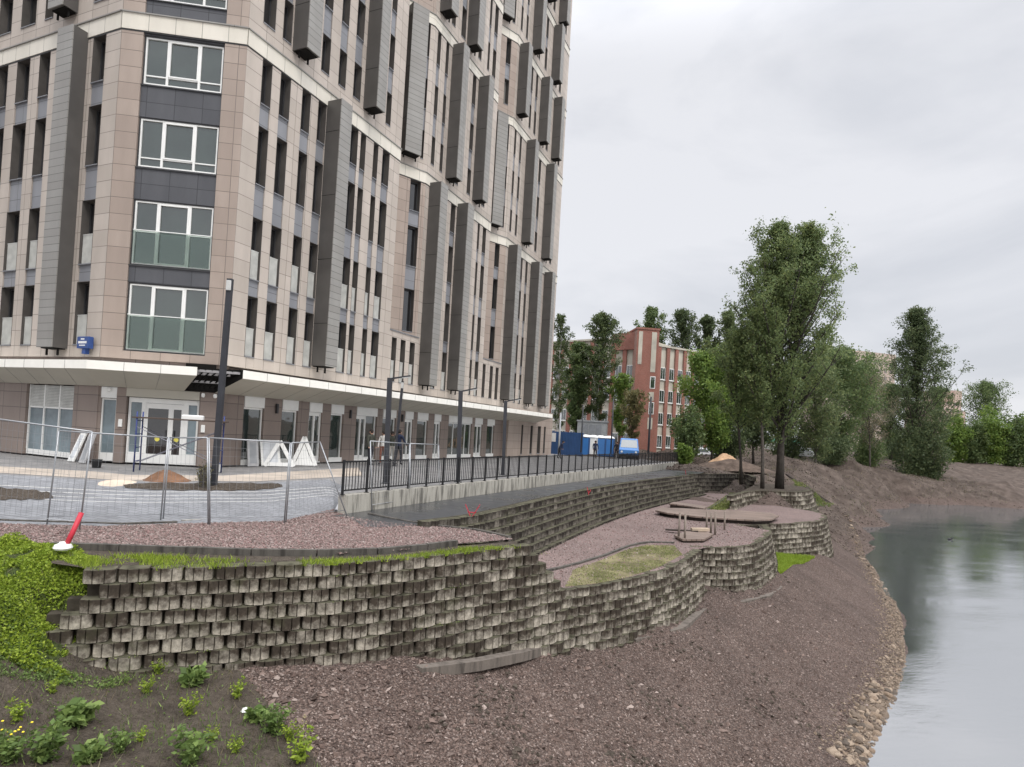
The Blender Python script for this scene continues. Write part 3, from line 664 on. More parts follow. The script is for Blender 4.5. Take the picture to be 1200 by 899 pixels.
# ------------------------------------------------------------------ ground floor
SV=.6
shops=[(1.5,2.6,'win'),(3.6,4.6,'win'),(5.3,6.2,'door'),(6.82,7.8,'win'),(8.8,10.6,'dw'),(11.1,12.4,'win'),(13.3,14.2,'door'),(14.65,15.9,'win'),(16.65,17.5,'door'),(18.5,21.9,'win'),(22.35,23.6,'door'),(24.4,25.7,'win')]
mb=MB(); x=0.25
for a,b,k in shops+[(27.2,27.2,'')]:
    if a>x: mb.box(x,a,SV,SV+.45,0.0,2.86)
    x=b
mb.box(.25,27.2,SV+.05,SV+.45,2.86,3.9); FR.put(mb,'ground_floor_wall',[T_BROWN])
for a,b,k in shops:
    s=MB(); s.cham(a+.02,b-.02,SV-.03,SV+.2,2.38,2.85,.015); FR.put(s,'signboard',[T_WHITE])
    d=MB(); y=SV+.1
    d.box(a,b,y+.05,y+.06,.05,2.37,1)
    d.box(a,b,SV-.02,y+.1,0,.05 if k!='win' else .22,0)
    t=.06
    if k=='win':
        for q0,q1,q2,q3 in((a,a+.04,.22,2.37),(b-.08,b-.02,.22,2.37),(a+.04,b-.08,2.3,2.37)): d.box(q0,q1,y,y+.09,q2,q3,0)
        for i in range(1,int((b-a)/.8)): xx=a+(b-a)*i/int((b-a)/.8); d.box(xx-.03,xx+.03,y,y+.09,.22,2.3,0)
        FR.put(d,'shop_window',[T_WHITE,T_GLASSK])
    else:
        e=b if k=='door' else a+(b-a)*.5
        for q0,q1,q2,q3 in((a,a+t+.04,.05,2.37),(e-t-.04,e,.05,2.37),(a+t,e-t,2.2,2.37),((a+e)/2-.05,(a+e)/2+.05,.05,2.2),(a+t,e-t,.05,.3)): d.box(q0,q1,y-.02,y+.09,q2,q3,0)
        if k=='dw': d.box(b-.1,b-.03,y,y+.09,.05,2.37,0); d.box(e,b-.1,y,y+.09,.05,.2,0)
        d.bar((e-.2,y-.06,.9),(e-.2,y-.06,1.3),.025,mi=2)
        FR.put(d,'shop_door',[T_WHITE,T_GLASSK,T_FRAMED])
# stone end block, flush with the storeys above
wall(FR,27.2,37.5,0,3.9,[(29.95,30.3),(32.0,32.5),(33.75,34.5),(35.3,35.75)],[(.15,2.6)],.1,th=.4,span=False,name='ground_floor_wall',stone=T_TAN,depth=.3)
for q_ in WINDOWS[-4:]:
    f,a,b,za,zb,y,dp,g=q_; mb=MB(); win_mesh(mb,a,b,za,zb,y,dp); f.put(mb,'window',wm)
mb=MB(); mb.box(27.2,27.6,.5,1.2,0,3.9); FR.put(mb,'ground_floor_wall',[T_TAN])
# chamfer entrance
mb=MB()
mb.box(0.0,.12,.1,.6,0,3.9); mb.box(.66,1.0,.05,.6,0,2.82); mb.box(3.58,CL-.1,.05,.6,0,2.82); mb.box(.02,CL-.1,.12,.6,2.82,3.9)
FC.put(mb,'ground_floor_wall',[T_BROWN])
mb=MB(); mb.box(1.0,3.58,.02,.5,2.5,2.82); FC.put(mb,'door_lintel',[T_SOFFIT])
d=MB(); y=.18; a,b=1.04,3.54
for q0,q1,q2,q3 in((a,a+.08,.02,2.48),(b-.07,b,.02,2.48),(a+.08,b-.07,2.3,2.48),(1.5,1.64,.02,2.3),(3.0,3.16,.02,2.3),(a+.08,1.5,.02,.42),(3.16,b-.07,.02,.42)): d.box(q0,q1,y,y+.1,q2,q3,0)
d.box(a+.08,1.5,y+.04,y+.05,.42,2.3,1); d.box(3.16,b-.07,y+.04,y+.05,.42,2.3,1)
ent=FC.put(d,'entrance_door',[T_WHITE,T_GLASSB])
for a,b in((1.64,2.54),(2.54,3.0)):
    d=MB()
    for q0,q1,q2,q3 in((a,a+.09,.02,2.29),(b-.09,b,.02,2.29),(a+.09,b-.09,.02,.38),(a+.09,b-.09,2.1,2.29)): d.box(q0,q1,y+.012,y+.075,q2,q3,0)
    d.box(a+.09,b-.09,y+.04,y+.05,.38,2.1,1)
    lf=FC.put(d,'door_leaf',[T_WHITE,m_glass('door_glass',(.015,.014,.014),1.,.03,4.) if a<2 else bpy.data.materials['door_glass']],ent)
    h=MB(); c=(a+b)/2
    for zz in(.95,): h.add([(c+.09*math.cos(t*math.pi/8),y+.034,zz+.09*math.sin(t*math.pi/8)) for t in range(16)],[tuple(range(16))]) 
    FC.put(h,'warning_disc',[simple('yellow_disc',(.7,.62,.12),.5) if a<2 else bpy.data.materials['yellow_disc']],lf)
    h=MB(); h.bar((b-.14 if a<2 else a+.14,y-.03,.85),(b-.14 if a<2 else a+.14,y-.03,1.3),.03); FC.put(h,'handle',[T_FRAMED],lf)
# narrow frosted window beside the entrance
d=MB(); d.box(.12,.66,.2,.21,.35,2.38,1)
for q0,q1,q2,q3 in((.12,.17,.05,2.38),(.61,.66,.05,2.38),(.17,.61,2.33,2.38),(.17,.61,.05,.35)): d.box(q0,q1,.14,.24,q2,q3,0)
FC.put(d,'shop_window',[T_WHITE,T_GLASSB]); mb=MB(); mb.cham(.12,.66,.03,.2,2.4,2.81,.015); FC.put(mb,'signboard',[T_WHITE])
# left facade ground floor
mb=MB(); mb.box(-14,-4.45,.05,.5,0,2.82); mb.box(-1.44,-.02,.05,.5,0,2.82); mb.box(-14,-.02,.1,.5,2.82,3.9); FL.put(mb,'ground_floor_wall',[T_BROWN])
d=MB(); a,b=-4.43,-1.46
d.box(a,b,.16,.3,.02,.22,0); d.box(a,b,.2,.21,.22,1.9,1)
for i in range(4): xx=a+(b-a-.06)*i/3; d.box(xx,xx+.06,.15,.24,.22,2.8,0)
d.box(a,b,.15,.24,1.88,1.94,0)
for i in range(14): d.box(a+.02,b-.02,.155+.01*(i%2),.2,1.95+i*.06,2.0+i*.06,2)
FL.put(d,'shop_window',[T_WHITE,T_GLASSB,T_GRILLE])
# canopy: white edge strip and sloping soffit running down to the wall
def xpt(f1,d1,f2,d2):
    a=f1.org+f1.n*d1; b=f2.org+f2.n*d2; M=np.array([[f1.d[0],-f2.d[0]],[f1.d[1],-f2.d[1]]]); t=np.linalg.solve(M,b-a); return a+f1.d*t[0]
oB=xpt(FL,.9,FC,1.15); oC=xpt(FC,1.15,FR,1.4); iB=xpt(FL,.02,FC,.02); iC=xpt(FC,.02,FR,-.3)
oA=FL.org+FL.n*.9-FL.d*14; iA=FL.org+FL.n*.02-FL.d*14; oE=P0+nR*1.4+Rd*33.2; iE=P0+nR*-.3+Rd*33.2
oD=oB+(oC-oB)*.70; iD=iB+(iC-iB)*.735
ZC0,ZC1,ZI=3.37,3.68,2.82
def canopy_piece(name,o0,o1,i0,i1,caps=(0,0)):
    mb=MB(); v=[]
    for o_,i_ in((o0,i0),(o1,i1)):
        o_=o_-P0; i_=i_-P0; v+=[(o_[0],o_[1],ZC1),(o_[0],o_[1],ZC0),(i_[0],i_[1],ZI),(i_[0],i_[1],ZC1+.06)]
    mb.add(v,[(0,1,5,4)],0); mb.add(v,[(1,2,6,5)],1); mb.add(v,[(3,0,4,7),(2,3,7,6)],0); mb.add(v,[(0,3,2,1),(4,5,6,7)],2)
    # panel joints on the soffit and the edge
    L=float(np.hypot(*(o1-o0))); n_=max(2,int(L/1.15))
    for i in range(1,n_):
        t=i/n_; a=(o0+(o1-o0)*t)-P0; b=(i0+(i1-i0)*t)-P0
        mb.bar((a[0],a[1],ZC1),(a[0],a[1],ZC0),.012,.012,3); mb.bar((a[0],a[1],ZC0),(b[0],b[1],ZI),.012,.012,3)
    o=mb.build(name,[T_CANOPYW,T_SOFFIT,T_DARK,T_FINF]); o.parent=tower
canopy_piece('canopy',oA,oB,iA,iB); canopy_piece('canopy',oB,oD,iB,iD); canopy_piece('canopy',oC,oE,iC,iE)
# bare frame where the canopy panels are missing
mb=MB()
for t in np.linspace(.72,.99,7):
    a=oB+(oC-oB)*t-P0; b=iB+(iC-iB)*t-P0; a=a*.93+b*.07
    mb.bar((a[0],a[1],ZC1-.05),(b[0],b[1],ZC1-.05),.05,.06,0); mb.bar((a[0],a[1],ZC1-.05),(b[0],b[1],ZI+.2),.03,.04,0)
for f_,z_ in((.1,ZC1-.12),(.45,ZC1-.2),(.75,3.2)):
    a=(oB+(oC-oB)*.71)*(1-f_)+(iB+(iC-iB)*.71)*f_-P0; b=oC*(1-f_)+iC*f_-P0; mb.bar((a[0],a[1],z_),(b[0],b[1],z_),.05,.09,1)
a=oB+(oC-oB)*.72-P0; b=iC-P0
mb.box(0,0.001,0,0.001,3.2,3.201,2)
o=mb.build('canopy_frame',[T_DARK,simple('bare_steel',(.3,.29,.29),.5,.5),T_DARK]); o.parent=tower
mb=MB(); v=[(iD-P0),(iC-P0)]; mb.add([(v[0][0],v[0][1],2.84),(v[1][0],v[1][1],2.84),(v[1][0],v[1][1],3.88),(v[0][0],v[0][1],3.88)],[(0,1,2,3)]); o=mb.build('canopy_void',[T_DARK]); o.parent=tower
# pair of white lamps by the door, wall lamps along the shops
for s,zz in((.42,2.62),(3.72,2.62),(4.15,2.62)):
    mb=MB()
    mb.lathe([(.02,0),(.06,.02),(.075,.1),(.05,.16)],(s,-.02,zz),10); FC.put(mb,'wall_lamp',[T_WHITE])
for u in(3.2,8.2,12.9):
    mb=MB(); mb.cham(u,u+.09,SV-.12,SV,2.2,2.62,.01); FR.put(mb,'wall_lamp',[T_FRAMED])
for s,zz in((.78,1.35),(3.7,1.3)):
    mb=MB(); mb.cham(s,s+.14,.0,.05,zz,zz+.28,.01); FC.put(mb,'notice',[T_WHITE])
# blue house sign on its bracket by the corner
sg=empty('house_sign',(0,0,0),0,'small blue house number sign fixed at the tower corner above the canopy','sign')
mb=MB(); mb.cham(-.9,-.22,-.3,-.1,4.18,4.62,.02); 
def putw(face,mb,name,mats,par):
    o=mb.build(name,mats,par); o.location=(face.org[0]-sg.location[0],face.org[1]-sg.location[1],-sg.location[2]); o.rotation_euler=(0,0,face.rz); return o
sgp=FL.org+FL.d*-.55; sg.location=(sgp[0],sgp[1],4.1)
T_BLUE=simple('sign_blue',(.025,.06,.2),.4,.4)
putw(FL,mb,'sign_box',[T_BLUE],sg)
mb=MB()
for r_,(x0,x1,zz,hh) in enumerate(((-.66,-.46,4.5,.05),(-.8,-.32,4.36,.085),(-.74,-.4,4.27,.04))):
    x=x0
    while x<x1: wd=.03+.03*random.random(); mb.box(x,min(x+wd,x1),-.306,-.301,zz,zz+hh); x+=wd+.014
putw(FL,mb,'lettering',[T_WHITE],sg)
mb=MB(); mb.cham(-.66,-.46,-.26,-.08,3.98,4.18,.02); mb.box(-.6,-.52,-.12,.01,4.2,4.3); putw(FL,mb,'bracket',[T_BLUE],sg)
# ------------------------------------------------------------------ retaining walls of concrete planter blocks
def m_block(name,pale,dark,moss=.3):
    n=NT(name); isl=n.island(); uv=n.coord('UV')
    a=n.noise(4.6,7,.7); f=n.noise(22,5,.6)
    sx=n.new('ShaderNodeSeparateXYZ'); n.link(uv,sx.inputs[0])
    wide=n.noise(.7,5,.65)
    t1=n.math('MULTIPLY',n.math('SUBTRACT',sx.outputs[1],.5),.62); t2=n.math('ADD',n.math('MULTIPLY',isl,.46),.34)  # the UV term darkens each block towards its top
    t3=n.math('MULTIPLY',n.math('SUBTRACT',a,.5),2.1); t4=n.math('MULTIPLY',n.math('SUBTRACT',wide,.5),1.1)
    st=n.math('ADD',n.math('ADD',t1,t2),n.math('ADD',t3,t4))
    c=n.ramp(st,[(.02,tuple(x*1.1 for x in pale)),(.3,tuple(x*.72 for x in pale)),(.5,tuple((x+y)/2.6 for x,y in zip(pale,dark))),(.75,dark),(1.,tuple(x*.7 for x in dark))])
    c=n.mix(.35,c,n.ramp(f,[(.3,.12),(.7,.85)]),'OVERLAY')
    g=n.noise(2.1,6,.6); c=n.mix(n.ramp(g,[(.55,0.),(.75,moss)]),c,(.055,.062,.025))
    n.bump(f,.45,.012); return n.set(c,.9,.2)
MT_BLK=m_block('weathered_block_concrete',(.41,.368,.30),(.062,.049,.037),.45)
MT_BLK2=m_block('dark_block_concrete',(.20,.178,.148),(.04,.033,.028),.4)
MT_TOP=simple('mossy_block_top',(.085,.08,.055),.95,.1,0,.5,5,.5,30)
MT_FILL=simple('block_fill_soil',(.05,.043,.033),.95,.1,0,.4,6,.5,30)
def resample(path,step,start=0.):
    P=np.array(path,float); L=np.concatenate([[0],np.cumsum(np.hypot(*np.diff(P,axis=0).T))]); s=np.arange(start,L[-1],step)
    x=np.interp(s,L,P[:,0]); y=np.interp(s,L,P[:,1]); x2=np.interp(np.clip(s+.05,0,L[-1]),L,P[:,0]); y2=np.interp(np.clip(s+.05,0,L[-1]),L,P[:,1])
    x1=np.interp(np.clip(s-.05,0,L[-1]),L,P[:,0]); y1=np.interp(np.clip(s-.05,0,L[-1]),L,P[:,1])
    return [((x[i],y[i]),math.atan2(y2[i]-y1[i],x2[i]-x1[i])) for i in range(len(s))],L[-1]
def smooth_path(path,k=2):
    P=[tuple(p) for p in path]
    for _ in range(k):
        Q=[P[0]]
        for a,b in zip(P[:-1],P[1:]): Q+= [(.75*a[0]+.25*b[0],.75*a[1]+.25*b[1]),(.25*a[0]+.75*b[0],.25*a[1]+.75*b[1])]
        Q.append(P[-1]); P=Q
    return P
FRONT=[(-.5,-.26),(-.5,-.02),(-.46,.012),(-.21,.058),(-.185,.018),(-.16,.068),(.155,.068),(.18,.018),(.205,.058),(.46,.012),(.5,-.02),(.5,-.26)]
TUB=[(-.5,-.26),(-.5,-.05),(-.42,.04),(-.3,.1),(-.1,.135),(-.08,.12),(.08,.12),(.1,.135),(.3,.1),(.42,.04),(.5,-.05),(.5,-.26)]
def block_wall(name,path,ztop,dz,setb,ncourse,pitch,mat_,label,ends=None,prof=FRONT,zfloor=None,bw=.925,starts=None,taper=.985,hfr=.955):
    P=smooth_path(path); mb=MB(); tops=[]
    for k in range(ncourse):
        pk=off(P,setb*k); _,L=resample(pk,pitch)
        s0=(.5*pitch if k%2 else 0.)+.15*pitch; smin=starts(k) if starts else -1
        e=L-(ends(k) if ends else 0.)
        z1=ztop-dz*k
        pts,_=resample(pk,pitch,s0); n_=0
        for i,((x,y),an) in enumerate(pts):
            s=s0+i*pitch
            if s>e: break
            if s<smin: continue
            z0=z1-dz*hfr
            if zfloor is not None and z1+.05<zfloor(x,y): continue
            an+=random.uniform(-.02,.02); c,sn=math.cos(an),math.sin(an); jx=random.uniform(-.012,.012); w_=pitch*bw*random.uniform(.96,1.02); zj=random.uniform(-.005,.005)
            n=len(prof); vs_=[]; 
            for zz,t in((z0+zj,taper),(z0+.025+zj,1.),(z1+zj-.012,1.),(z1+zj,.975)):
                for px,py in prof:
                    lx=px*w_*t; ly=(py*t if py>-.2 else py)+jx
                    # local -y is the outer side
                    vs_.append((x+lx*c+ly*sn,y+lx*sn-ly*c,zz))
            fs=[];uv=[]; vv=(0.,.2,.95,1.)
            for r_ in range(3):
                for q_ in range(n-1):
                    fs.append((r_*n+q_,r_*n+q_+1,(r_+1)*n+q_+1,(r_+1)*n+q_)); u0,u1=prof[q_][0]+.5,prof[q_+1][0]+.5
                    uv.append([(u0,vv[r_]),(u1,vv[r_]),(u1,vv[r_+1]),(u0,vv[r_+1])])
            tops.append([vs_[3*n+i_] for i_ in range(n)])
            fs.append(tuple(range(n-1,-1,-1))); uv.append([(.5,0)]*n)
            mb.add(vs_,fs,0,uv); mb.add(tops.pop(),[tuple(range(n))],2)
    # soil packed behind the blocks
    for k in range(ncourse):
        a=off(P,setb*k-.16); b=off(P,setb*k-.16); z1=ztop-dz*k-.02; z0=z1-dz
        _,L=resample(a,1.); A_=np.array(a); cl=np.concatenate([[0],np.cumsum(np.hypot(*np.diff(A_,axis=0).T))]); e=L-(ends(k) if ends else 0.)
        st=(starts(k) if starts else 0.)
        idx=[i for i in range(len(A_)) if st<=cl[i]<=e]
        for i,j in zip(idx[:-1],idx[1:]):
            (x0,y0),(x1,y1)=A_[i],A_[j]; t=np.array([x1-x0,y1-y0]); t/=np.linalg.norm(t)+1e-9; nx,ny=-t[1]*.25,t[0]*.25
            mb.add([(x0,y0,z0),(x1,y1,z0),(x1,y1,z1),(x0,y0,z1),(x0+nx,y0+ny,z1+.001),(x1+nx,y1+ny,z1+.001)],[(0,1,2,3),(3,2,5,4)],1)
    o=mb.build(name,[mat_,MT_FILL,MT_TOP])
    return tag(o,label,'retaining wall')
zf=lambda x,y: float(hbase(np.array([x]),np.array([y]))[0])-.12
DZ=.225
v0=np.array(wall1[0])-np.array(wall1[1]); v0/=np.linalg.norm(v0)
w1=[tuple(np.array(wall1[0])+v0*1.0)]+list(wall1)+[(wall2[0][0]-.32,wall2[0][1]-.28),(wall2[0][0]+.0,wall2[0][1]+.12)]
EXT=float(np.hypot(w1[-2][0]-wall1[-1][0],w1[-2][1]-wall1[-1][1]))+.4
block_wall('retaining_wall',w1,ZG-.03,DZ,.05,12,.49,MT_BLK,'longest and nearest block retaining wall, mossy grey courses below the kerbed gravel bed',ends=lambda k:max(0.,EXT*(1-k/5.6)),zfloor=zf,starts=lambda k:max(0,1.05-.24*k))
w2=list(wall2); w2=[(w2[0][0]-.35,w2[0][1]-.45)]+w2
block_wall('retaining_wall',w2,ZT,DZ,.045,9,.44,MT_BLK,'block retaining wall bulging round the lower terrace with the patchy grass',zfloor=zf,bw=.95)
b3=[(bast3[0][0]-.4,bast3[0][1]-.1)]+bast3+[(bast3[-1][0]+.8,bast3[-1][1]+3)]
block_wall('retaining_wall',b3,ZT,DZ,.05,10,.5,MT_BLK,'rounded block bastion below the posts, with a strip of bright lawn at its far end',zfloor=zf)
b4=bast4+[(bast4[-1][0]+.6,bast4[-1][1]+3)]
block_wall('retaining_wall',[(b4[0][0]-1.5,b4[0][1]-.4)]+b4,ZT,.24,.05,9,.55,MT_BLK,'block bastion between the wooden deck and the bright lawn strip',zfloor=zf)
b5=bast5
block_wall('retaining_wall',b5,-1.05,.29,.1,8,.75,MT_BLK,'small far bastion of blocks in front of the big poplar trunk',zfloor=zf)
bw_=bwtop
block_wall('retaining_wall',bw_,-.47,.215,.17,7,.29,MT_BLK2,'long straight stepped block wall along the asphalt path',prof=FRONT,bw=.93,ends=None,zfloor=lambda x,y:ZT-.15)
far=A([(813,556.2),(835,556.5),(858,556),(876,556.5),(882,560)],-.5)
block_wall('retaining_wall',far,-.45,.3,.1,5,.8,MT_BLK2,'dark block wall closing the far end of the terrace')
# backing of the far bastion and steps
sheet('terrace_soil',[(x,y,-1.08) for x,y in off(b5,-.1)]+[at(940,570,-1.08),at(890,566,-1.08)],MT_SOIL)
# ------------------------------------------------------------------ kerbs
def kerb(name,path,z,w_,h,mat_,label,zb=-.25,seg=None,cat='kerb'):
    mb=MB(); P=np.array(path,float)
    pts,L=resample(path,seg or 1.2); pts=[p for p,_ in pts]+[tuple(P[-1])]
    for a,b in zip(pts[:-1],pts[1:]):
        d=np.array([b[0]-a[0],b[1]-a[1]]); l=np.linalg.norm(d)
        if l<.05: continue
        d/=l; g=.008; j=random.uniform(-.012,.012); n_=np.array([d[1],-d[0]]); c=(np.array(a)+np.array(b))/2+n_*j
        mb.obox((c[0],c[1],z+(h+zb)/2+random.uniform(-.006,.006)),(d[0],d[1],0),(n_[0],n_[1],0),(0,0,1),l/2-g,w_/2,(h-zb)/2)
    o=mb.build(name,mat_); return tag(o,label,cat)
kerb('kerb',kerb_line,ZG,.11,.075,MT_KERB,'dark concrete kerb along the front of the pink gravel bed',-.13)
kerb('kerb',atp([(212,612,ZG),(270,609,ZG),(330,604,ZG),(388,594,ZG)]),ZG,.09,.05,MT_KERBL,'broken pale kerb stones where the pavers meet the gravel bed',-.1,1.9)
kerb('kerb',atp([(-60,609,ZG),(0,611.5,ZG),(60,612.5,ZG),(120,616,ZG),(208,613,ZG)]),ZG,.1,.05,MT_KERB,'dark kerb between the grey pavers and the gravel, behind the fence',-.1)
kerb('kerb',atp([(432,603,ZG),(470,611,ZG),(520,618,ZG),(560,622,ZG),(598,631,ZG)]),ZG,.1,.05,MT_KERB,'curved kerb closing the pointed end of the gravel bed',-.1,.9)
kerb('kerb',[(x-.25,y+.2) for x,y in bwtop],-.6,.1,.03,MT_KERBL,'pale kerb along the river side of the asphalt path',-.1,1.0)
kerb('kerb',atp([(640,670,ZT),(672,663,ZT),(705,653,ZT),(735,641,ZT),(757,636,ZT),(790,637,ZT)]),ZT,.09,.06,MT_KERB,'thin kerb curving between the terrace gravel and its grass',-.1,.8)
kerb('kerb',atp([(826,600,ZT),(842,590,ZT),(858,578,ZT)]),ZT,.09,.06,MT_KERB,'short kerb beside the small far lawn on the terrace',-.1,.8)
fo=[(x,y) for x,y in off(wall1,.62)]
mb=MB(); 
foot=atp([(330,784,-2.38),(420,786,-2.44),(485,783,-2.46)])
def plank(path,z,w_,h,mat_,name,label,cat):
    mb=MB()
    for (x0,y0),(x1,y1) in zip(path[:-1],path[1:]): mb.bar((x0,y0,z),(x1,y1,z),w_,h)
    return tag(mb.build(name,mat_),label,cat)
foot=[(-3.4,10.35,-2.32),(-2.4,10.35,-2.36),(-1.75,10.5,-2.4)]
f2=[at(490,784,-2.5),at(560,775,-2.7),at(610,765,-2.86),at(645,756,-3.0),at(668,745,-3.08)]
f3=[at(742,750,-3.42),at(775,742,-3.42),at(798,736,-3.47),at(824,714,-3.52)]
f4=[at(842,708,-3.58),at(872,705,-3.58),at(900,698,-3.6),at(914,688,-3.62)]
for pth,lab in((f2,'cracked concrete footing strip below the end of the longest block wall'),(f3,'concrete footing below the bulging terrace wall'),(f4,'concrete footing round the base of the rounded bastion')):
    mb=MB()
    for a,b in zip(pth[:-1],pth[1:]): mb.bar((a[0],a[1],a[2]-.06),(b[0],b[1],b[2]-.06),.22,.2)
    tag(mb.build('footing',m_concrete('footing_concrete',(.15,.128,.108),.5) if 'footing_concrete' not in bpy.data.materials else bpy.data.materials['footing_concrete']),lab,'footing')
# ------------------------------------------------------------------ parapet and black railing
mb=MB(); t=0.
ZPT=-.08
while t<PL+5:
    sg_=min(1.55+random.uniform(-.1,.1),PL+5-t); a=PAR0+PD*(t+.006); b=PAR0+PD*(t+sg_-.006); c=(a+b)/2
    mb.obox((c[0],c[1],(ZPT-.8)/2+random.uniform(-.004,.004)),(PD[0],PD[1],0),(PN[0],PN[1],0),(0,0,1),(sg_-.012)/2,.14,(ZPT+.8)/2)
    t+=sg_
mb.obox(tuple((PAR0+PD*(PL+5)/2))+(-.45,),(PD[0],PD[1],0),(PN[0],PN[1],0),(0,0,1),(PL+5)/2,.12,.3)
tag(mb.build('concrete_parapet',MT_CONC),'low stained concrete parapet carrying the black railing along the path','parapet')
MT_BLACK=simple('black_railing_paint',(.012,.012,.013),.45,.4)
rl=empty('metal_railing',(PAR0[0],PAR0[1],ZPT),math.atan2(PD[1],PD[0]),'long black metal railing with upright bars on the concrete parapet','railing')
sp_=1.05; npst=int(PL/sp_)+1; Lr=npst*sp_
for i in range(npst+1):
    mb=MB(); mb.box(i*sp_-.028,i*sp_+.028,-.028,.028,0,1.0); mb.box(i*sp_-.06,i*sp_+.06,-.06,.06,0.001,.014); mb.build('post',MT_BLACK,rl)
mb=MB()
for zz in(.1,.93): mb.box(0,Lr,-.02,.02,zz,zz+.04)
mb.build('rail',MT_BLACK,rl)
mb=MB()
x=.13
while x<Lr-.05:
    mb.box(x-.009,x+.009,-.009,.009,.141,.929)
    x+=.131
b_=mb.build('balusters',MT_BLACK,rl); b_['kind']='stuff'
# ------------------------------------------------------------------ temporary mesh fence
MT_GALV=simple('galvanised_tube',(.33,.34,.35),.35,.5,.5,.12,8)
MT_WIRE=simple('galvanised_wire',(.28,.29,.3),.4,.5,.4)
def fence(p0,p1,h0,h1,label,lean=(0,0,0),tube=.017,gx=.13,gz=.22,mid=False):
    p0=np.array(p0,float);p1=np.array(p1,float); t0=np.array(h0,float);t1=np.array(h1,float)
    e=empty('fence_panel',tuple((p0+p1)/2),0,label,'fence panel','temporary fence panels'); o_=(p0+p1)/2
    fr=MB(); q=lambda u,v:(p0*(1-u)+p1*u)*(1-v)+(t0*(1-u)+t1*u)*v-o_
    fr.tube([q(0,0),q(0,1)],tube,8); fr.tube([q(1,0),q(1,1)],tube,8); fr.tube([q(0,1),q(1,1)],tube,8); fr.tube([q(0,.09),q(1,.09)],tube*.45,6)
    fr.build('frame',MT_GALV,e,smooth=True)
    L=np.linalg.norm(p1-p0); H_=np.linalg.norm(t0-p0); wi=MB(); r=.0016
    nx=max(3,int(L/gx)); nz_=max(3,int(H_/gz))
    for i in range(1,nx): u=i/nx; wi.bar(q(u,.09),q(u,1),r*2)
    for j in range(1,nz_): v=.09+.91*j/nz_; wi.bar(q(0,v),q(1,v),r*2)
    w_=wi.build('wire_mesh',MT_WIRE,e)
    return e
def fp(foot,top,z=ZG):
    a=at(*foot,z); b=atd(*top,a[1]); return a,b
P_=lambda f,t,z=ZG: fp(f,t,z)
def panel(l,r,label,**k):
    (a,at_),(b,bt_)=l,r; fence(a,b,at_,bt_,label,**k)
panel(P_((-88,606),(-78,481)),P_((93,622),(108,506)),'leftmost mesh fence panel, running out of the picture')
panel(P_((55,615),(69,505)),P_((188,612),(197,513)),'mesh fence panel overlapping its neighbour near the red pole')
panel(P_((191,611),(199,513)),P_((244,616),(243,513)),'narrow mesh fence panel beside the tall dark lamp post')
panel(P_((246,616),(245,513)),P_((333,614),(340,519)),'mesh fence panel standing in front of the leaning doors')
panel(P_((335,613),(342,519)),P_((407,606),(375,518)),'mesh fence panel leaning at the end of the parapet')
panel(P_((436,599),(434,517),-.62),P_((479,592),(480,520),-.62),'first mesh fence panel in front of the black railing')
panel(P_((480,592),(481,520),-.62),P_((515,587),(514,521),-.62),'second mesh fence panel in front of the black railing')
# ------------------------------------------------------------------ plants
def m_leaf(name,c,var=.5,tr=.42,hue=None):
    n=NT(name); i=n.island(); a=n.noise(.45,3,.5)
    hue=hue or (c[0]*1.5,c[1]*1.25,c[2]*1.1)
    k=n.math('ADD',n.math('MULTIPLY',i,.6),n.math('MULTIPLY',a,.6))
    cc=n.ramp(k,[(.15,tuple(x*(1-var) for x in c)),(.55,c),(.95,hue)])
    n.set(cc,.55,.25)
    ts=n.new('ShaderNodeBsdfTranslucent'); n.link(cc,ts.inputs['Color'])
    ms=n.new('ShaderNodeMixShader'); ms.inputs[0].default_value=tr; out=n.n['Material Output']
    n.link(n.b.outputs[0],ms.inputs[1]); n.link(ts.outputs[0],ms.inputs[2]); n.link(ms.outputs[0],out.inputs[0])
    return n.m
LF={'poplar':m_leaf('poplar_leaves',(.15,.205,.085)),'dark':m_leaf('dark_leaves',(.095,.132,.062)),'birch':m_leaf('birch_leaves',(.10,.14,.06)),
    'bright':m_leaf('bright_leaves',(.15,.235,.055)),'grey':m_leaf('grey_leaves',(.135,.18,.08)),'brown':m_leaf('brownish_leaves',(.165,.16,.105)),
    'mid':m_leaf('mid_green_leaves',(.12,.175,.07)),'yellow':m_leaf('yellow_green_leaves',(.15,.145,.065)),'ivy':m_leaf('ground_cover_leaves',(.23,.32,.035),.7,.38,(.42,.5,.07)),'grass':m_leaf('grass_blades',(.15,.19,.05),.5,.3,(.3,.32,.12)),
    'lawn':m_leaf('bright_lawn_blades',(.26,.36,.04),.3,.3,(.33,.42,.07)),'weed':m_leaf('weed_leaves',(.13,.20,.055),.55,.35,(.26,.34,.1))}
BARK=simple('grey_bark',(.085,.075,.065),.9,.1,0,.35,5,.6,25); BARKW=simple('pale_birch_bark',(.42,.41,.38),.8,.1,0,.4,4,.4,18); BARKD=simple('dark_bark',(.05,.044,.038),.9,.1,0,.3,5,.6,25)
def leaf_mesh(name,C,sz,mat_,parent,asp=.62,flat=0.,seedn=None):
    """C: (n,3) leaf centres; one bent quad pair per leaf, randomly turned"""
    n=len(C); u=rng.normal(size=(n,3)); u[:,2]*=(1-flat); u/=np.linalg.norm(u,axis=1)[:,None]
    v=rng.normal(size=(n,3)); v-=u*(u*v).sum(1)[:,None]; v/=np.linalg.norm(v,axis=1)[:,None]
    s=sz*rng.uniform(.6,1.35,(n,1)); u=u*s; v=v*s*asp
    V=np.stack([C-u,C+v*.9-u*.1,C+u,C-v*.9-u*.1],1).reshape(-1,3); F=np.arange(n*4).reshape(-1,4)
    return np_mesh(name,V,F,mat_,parent)
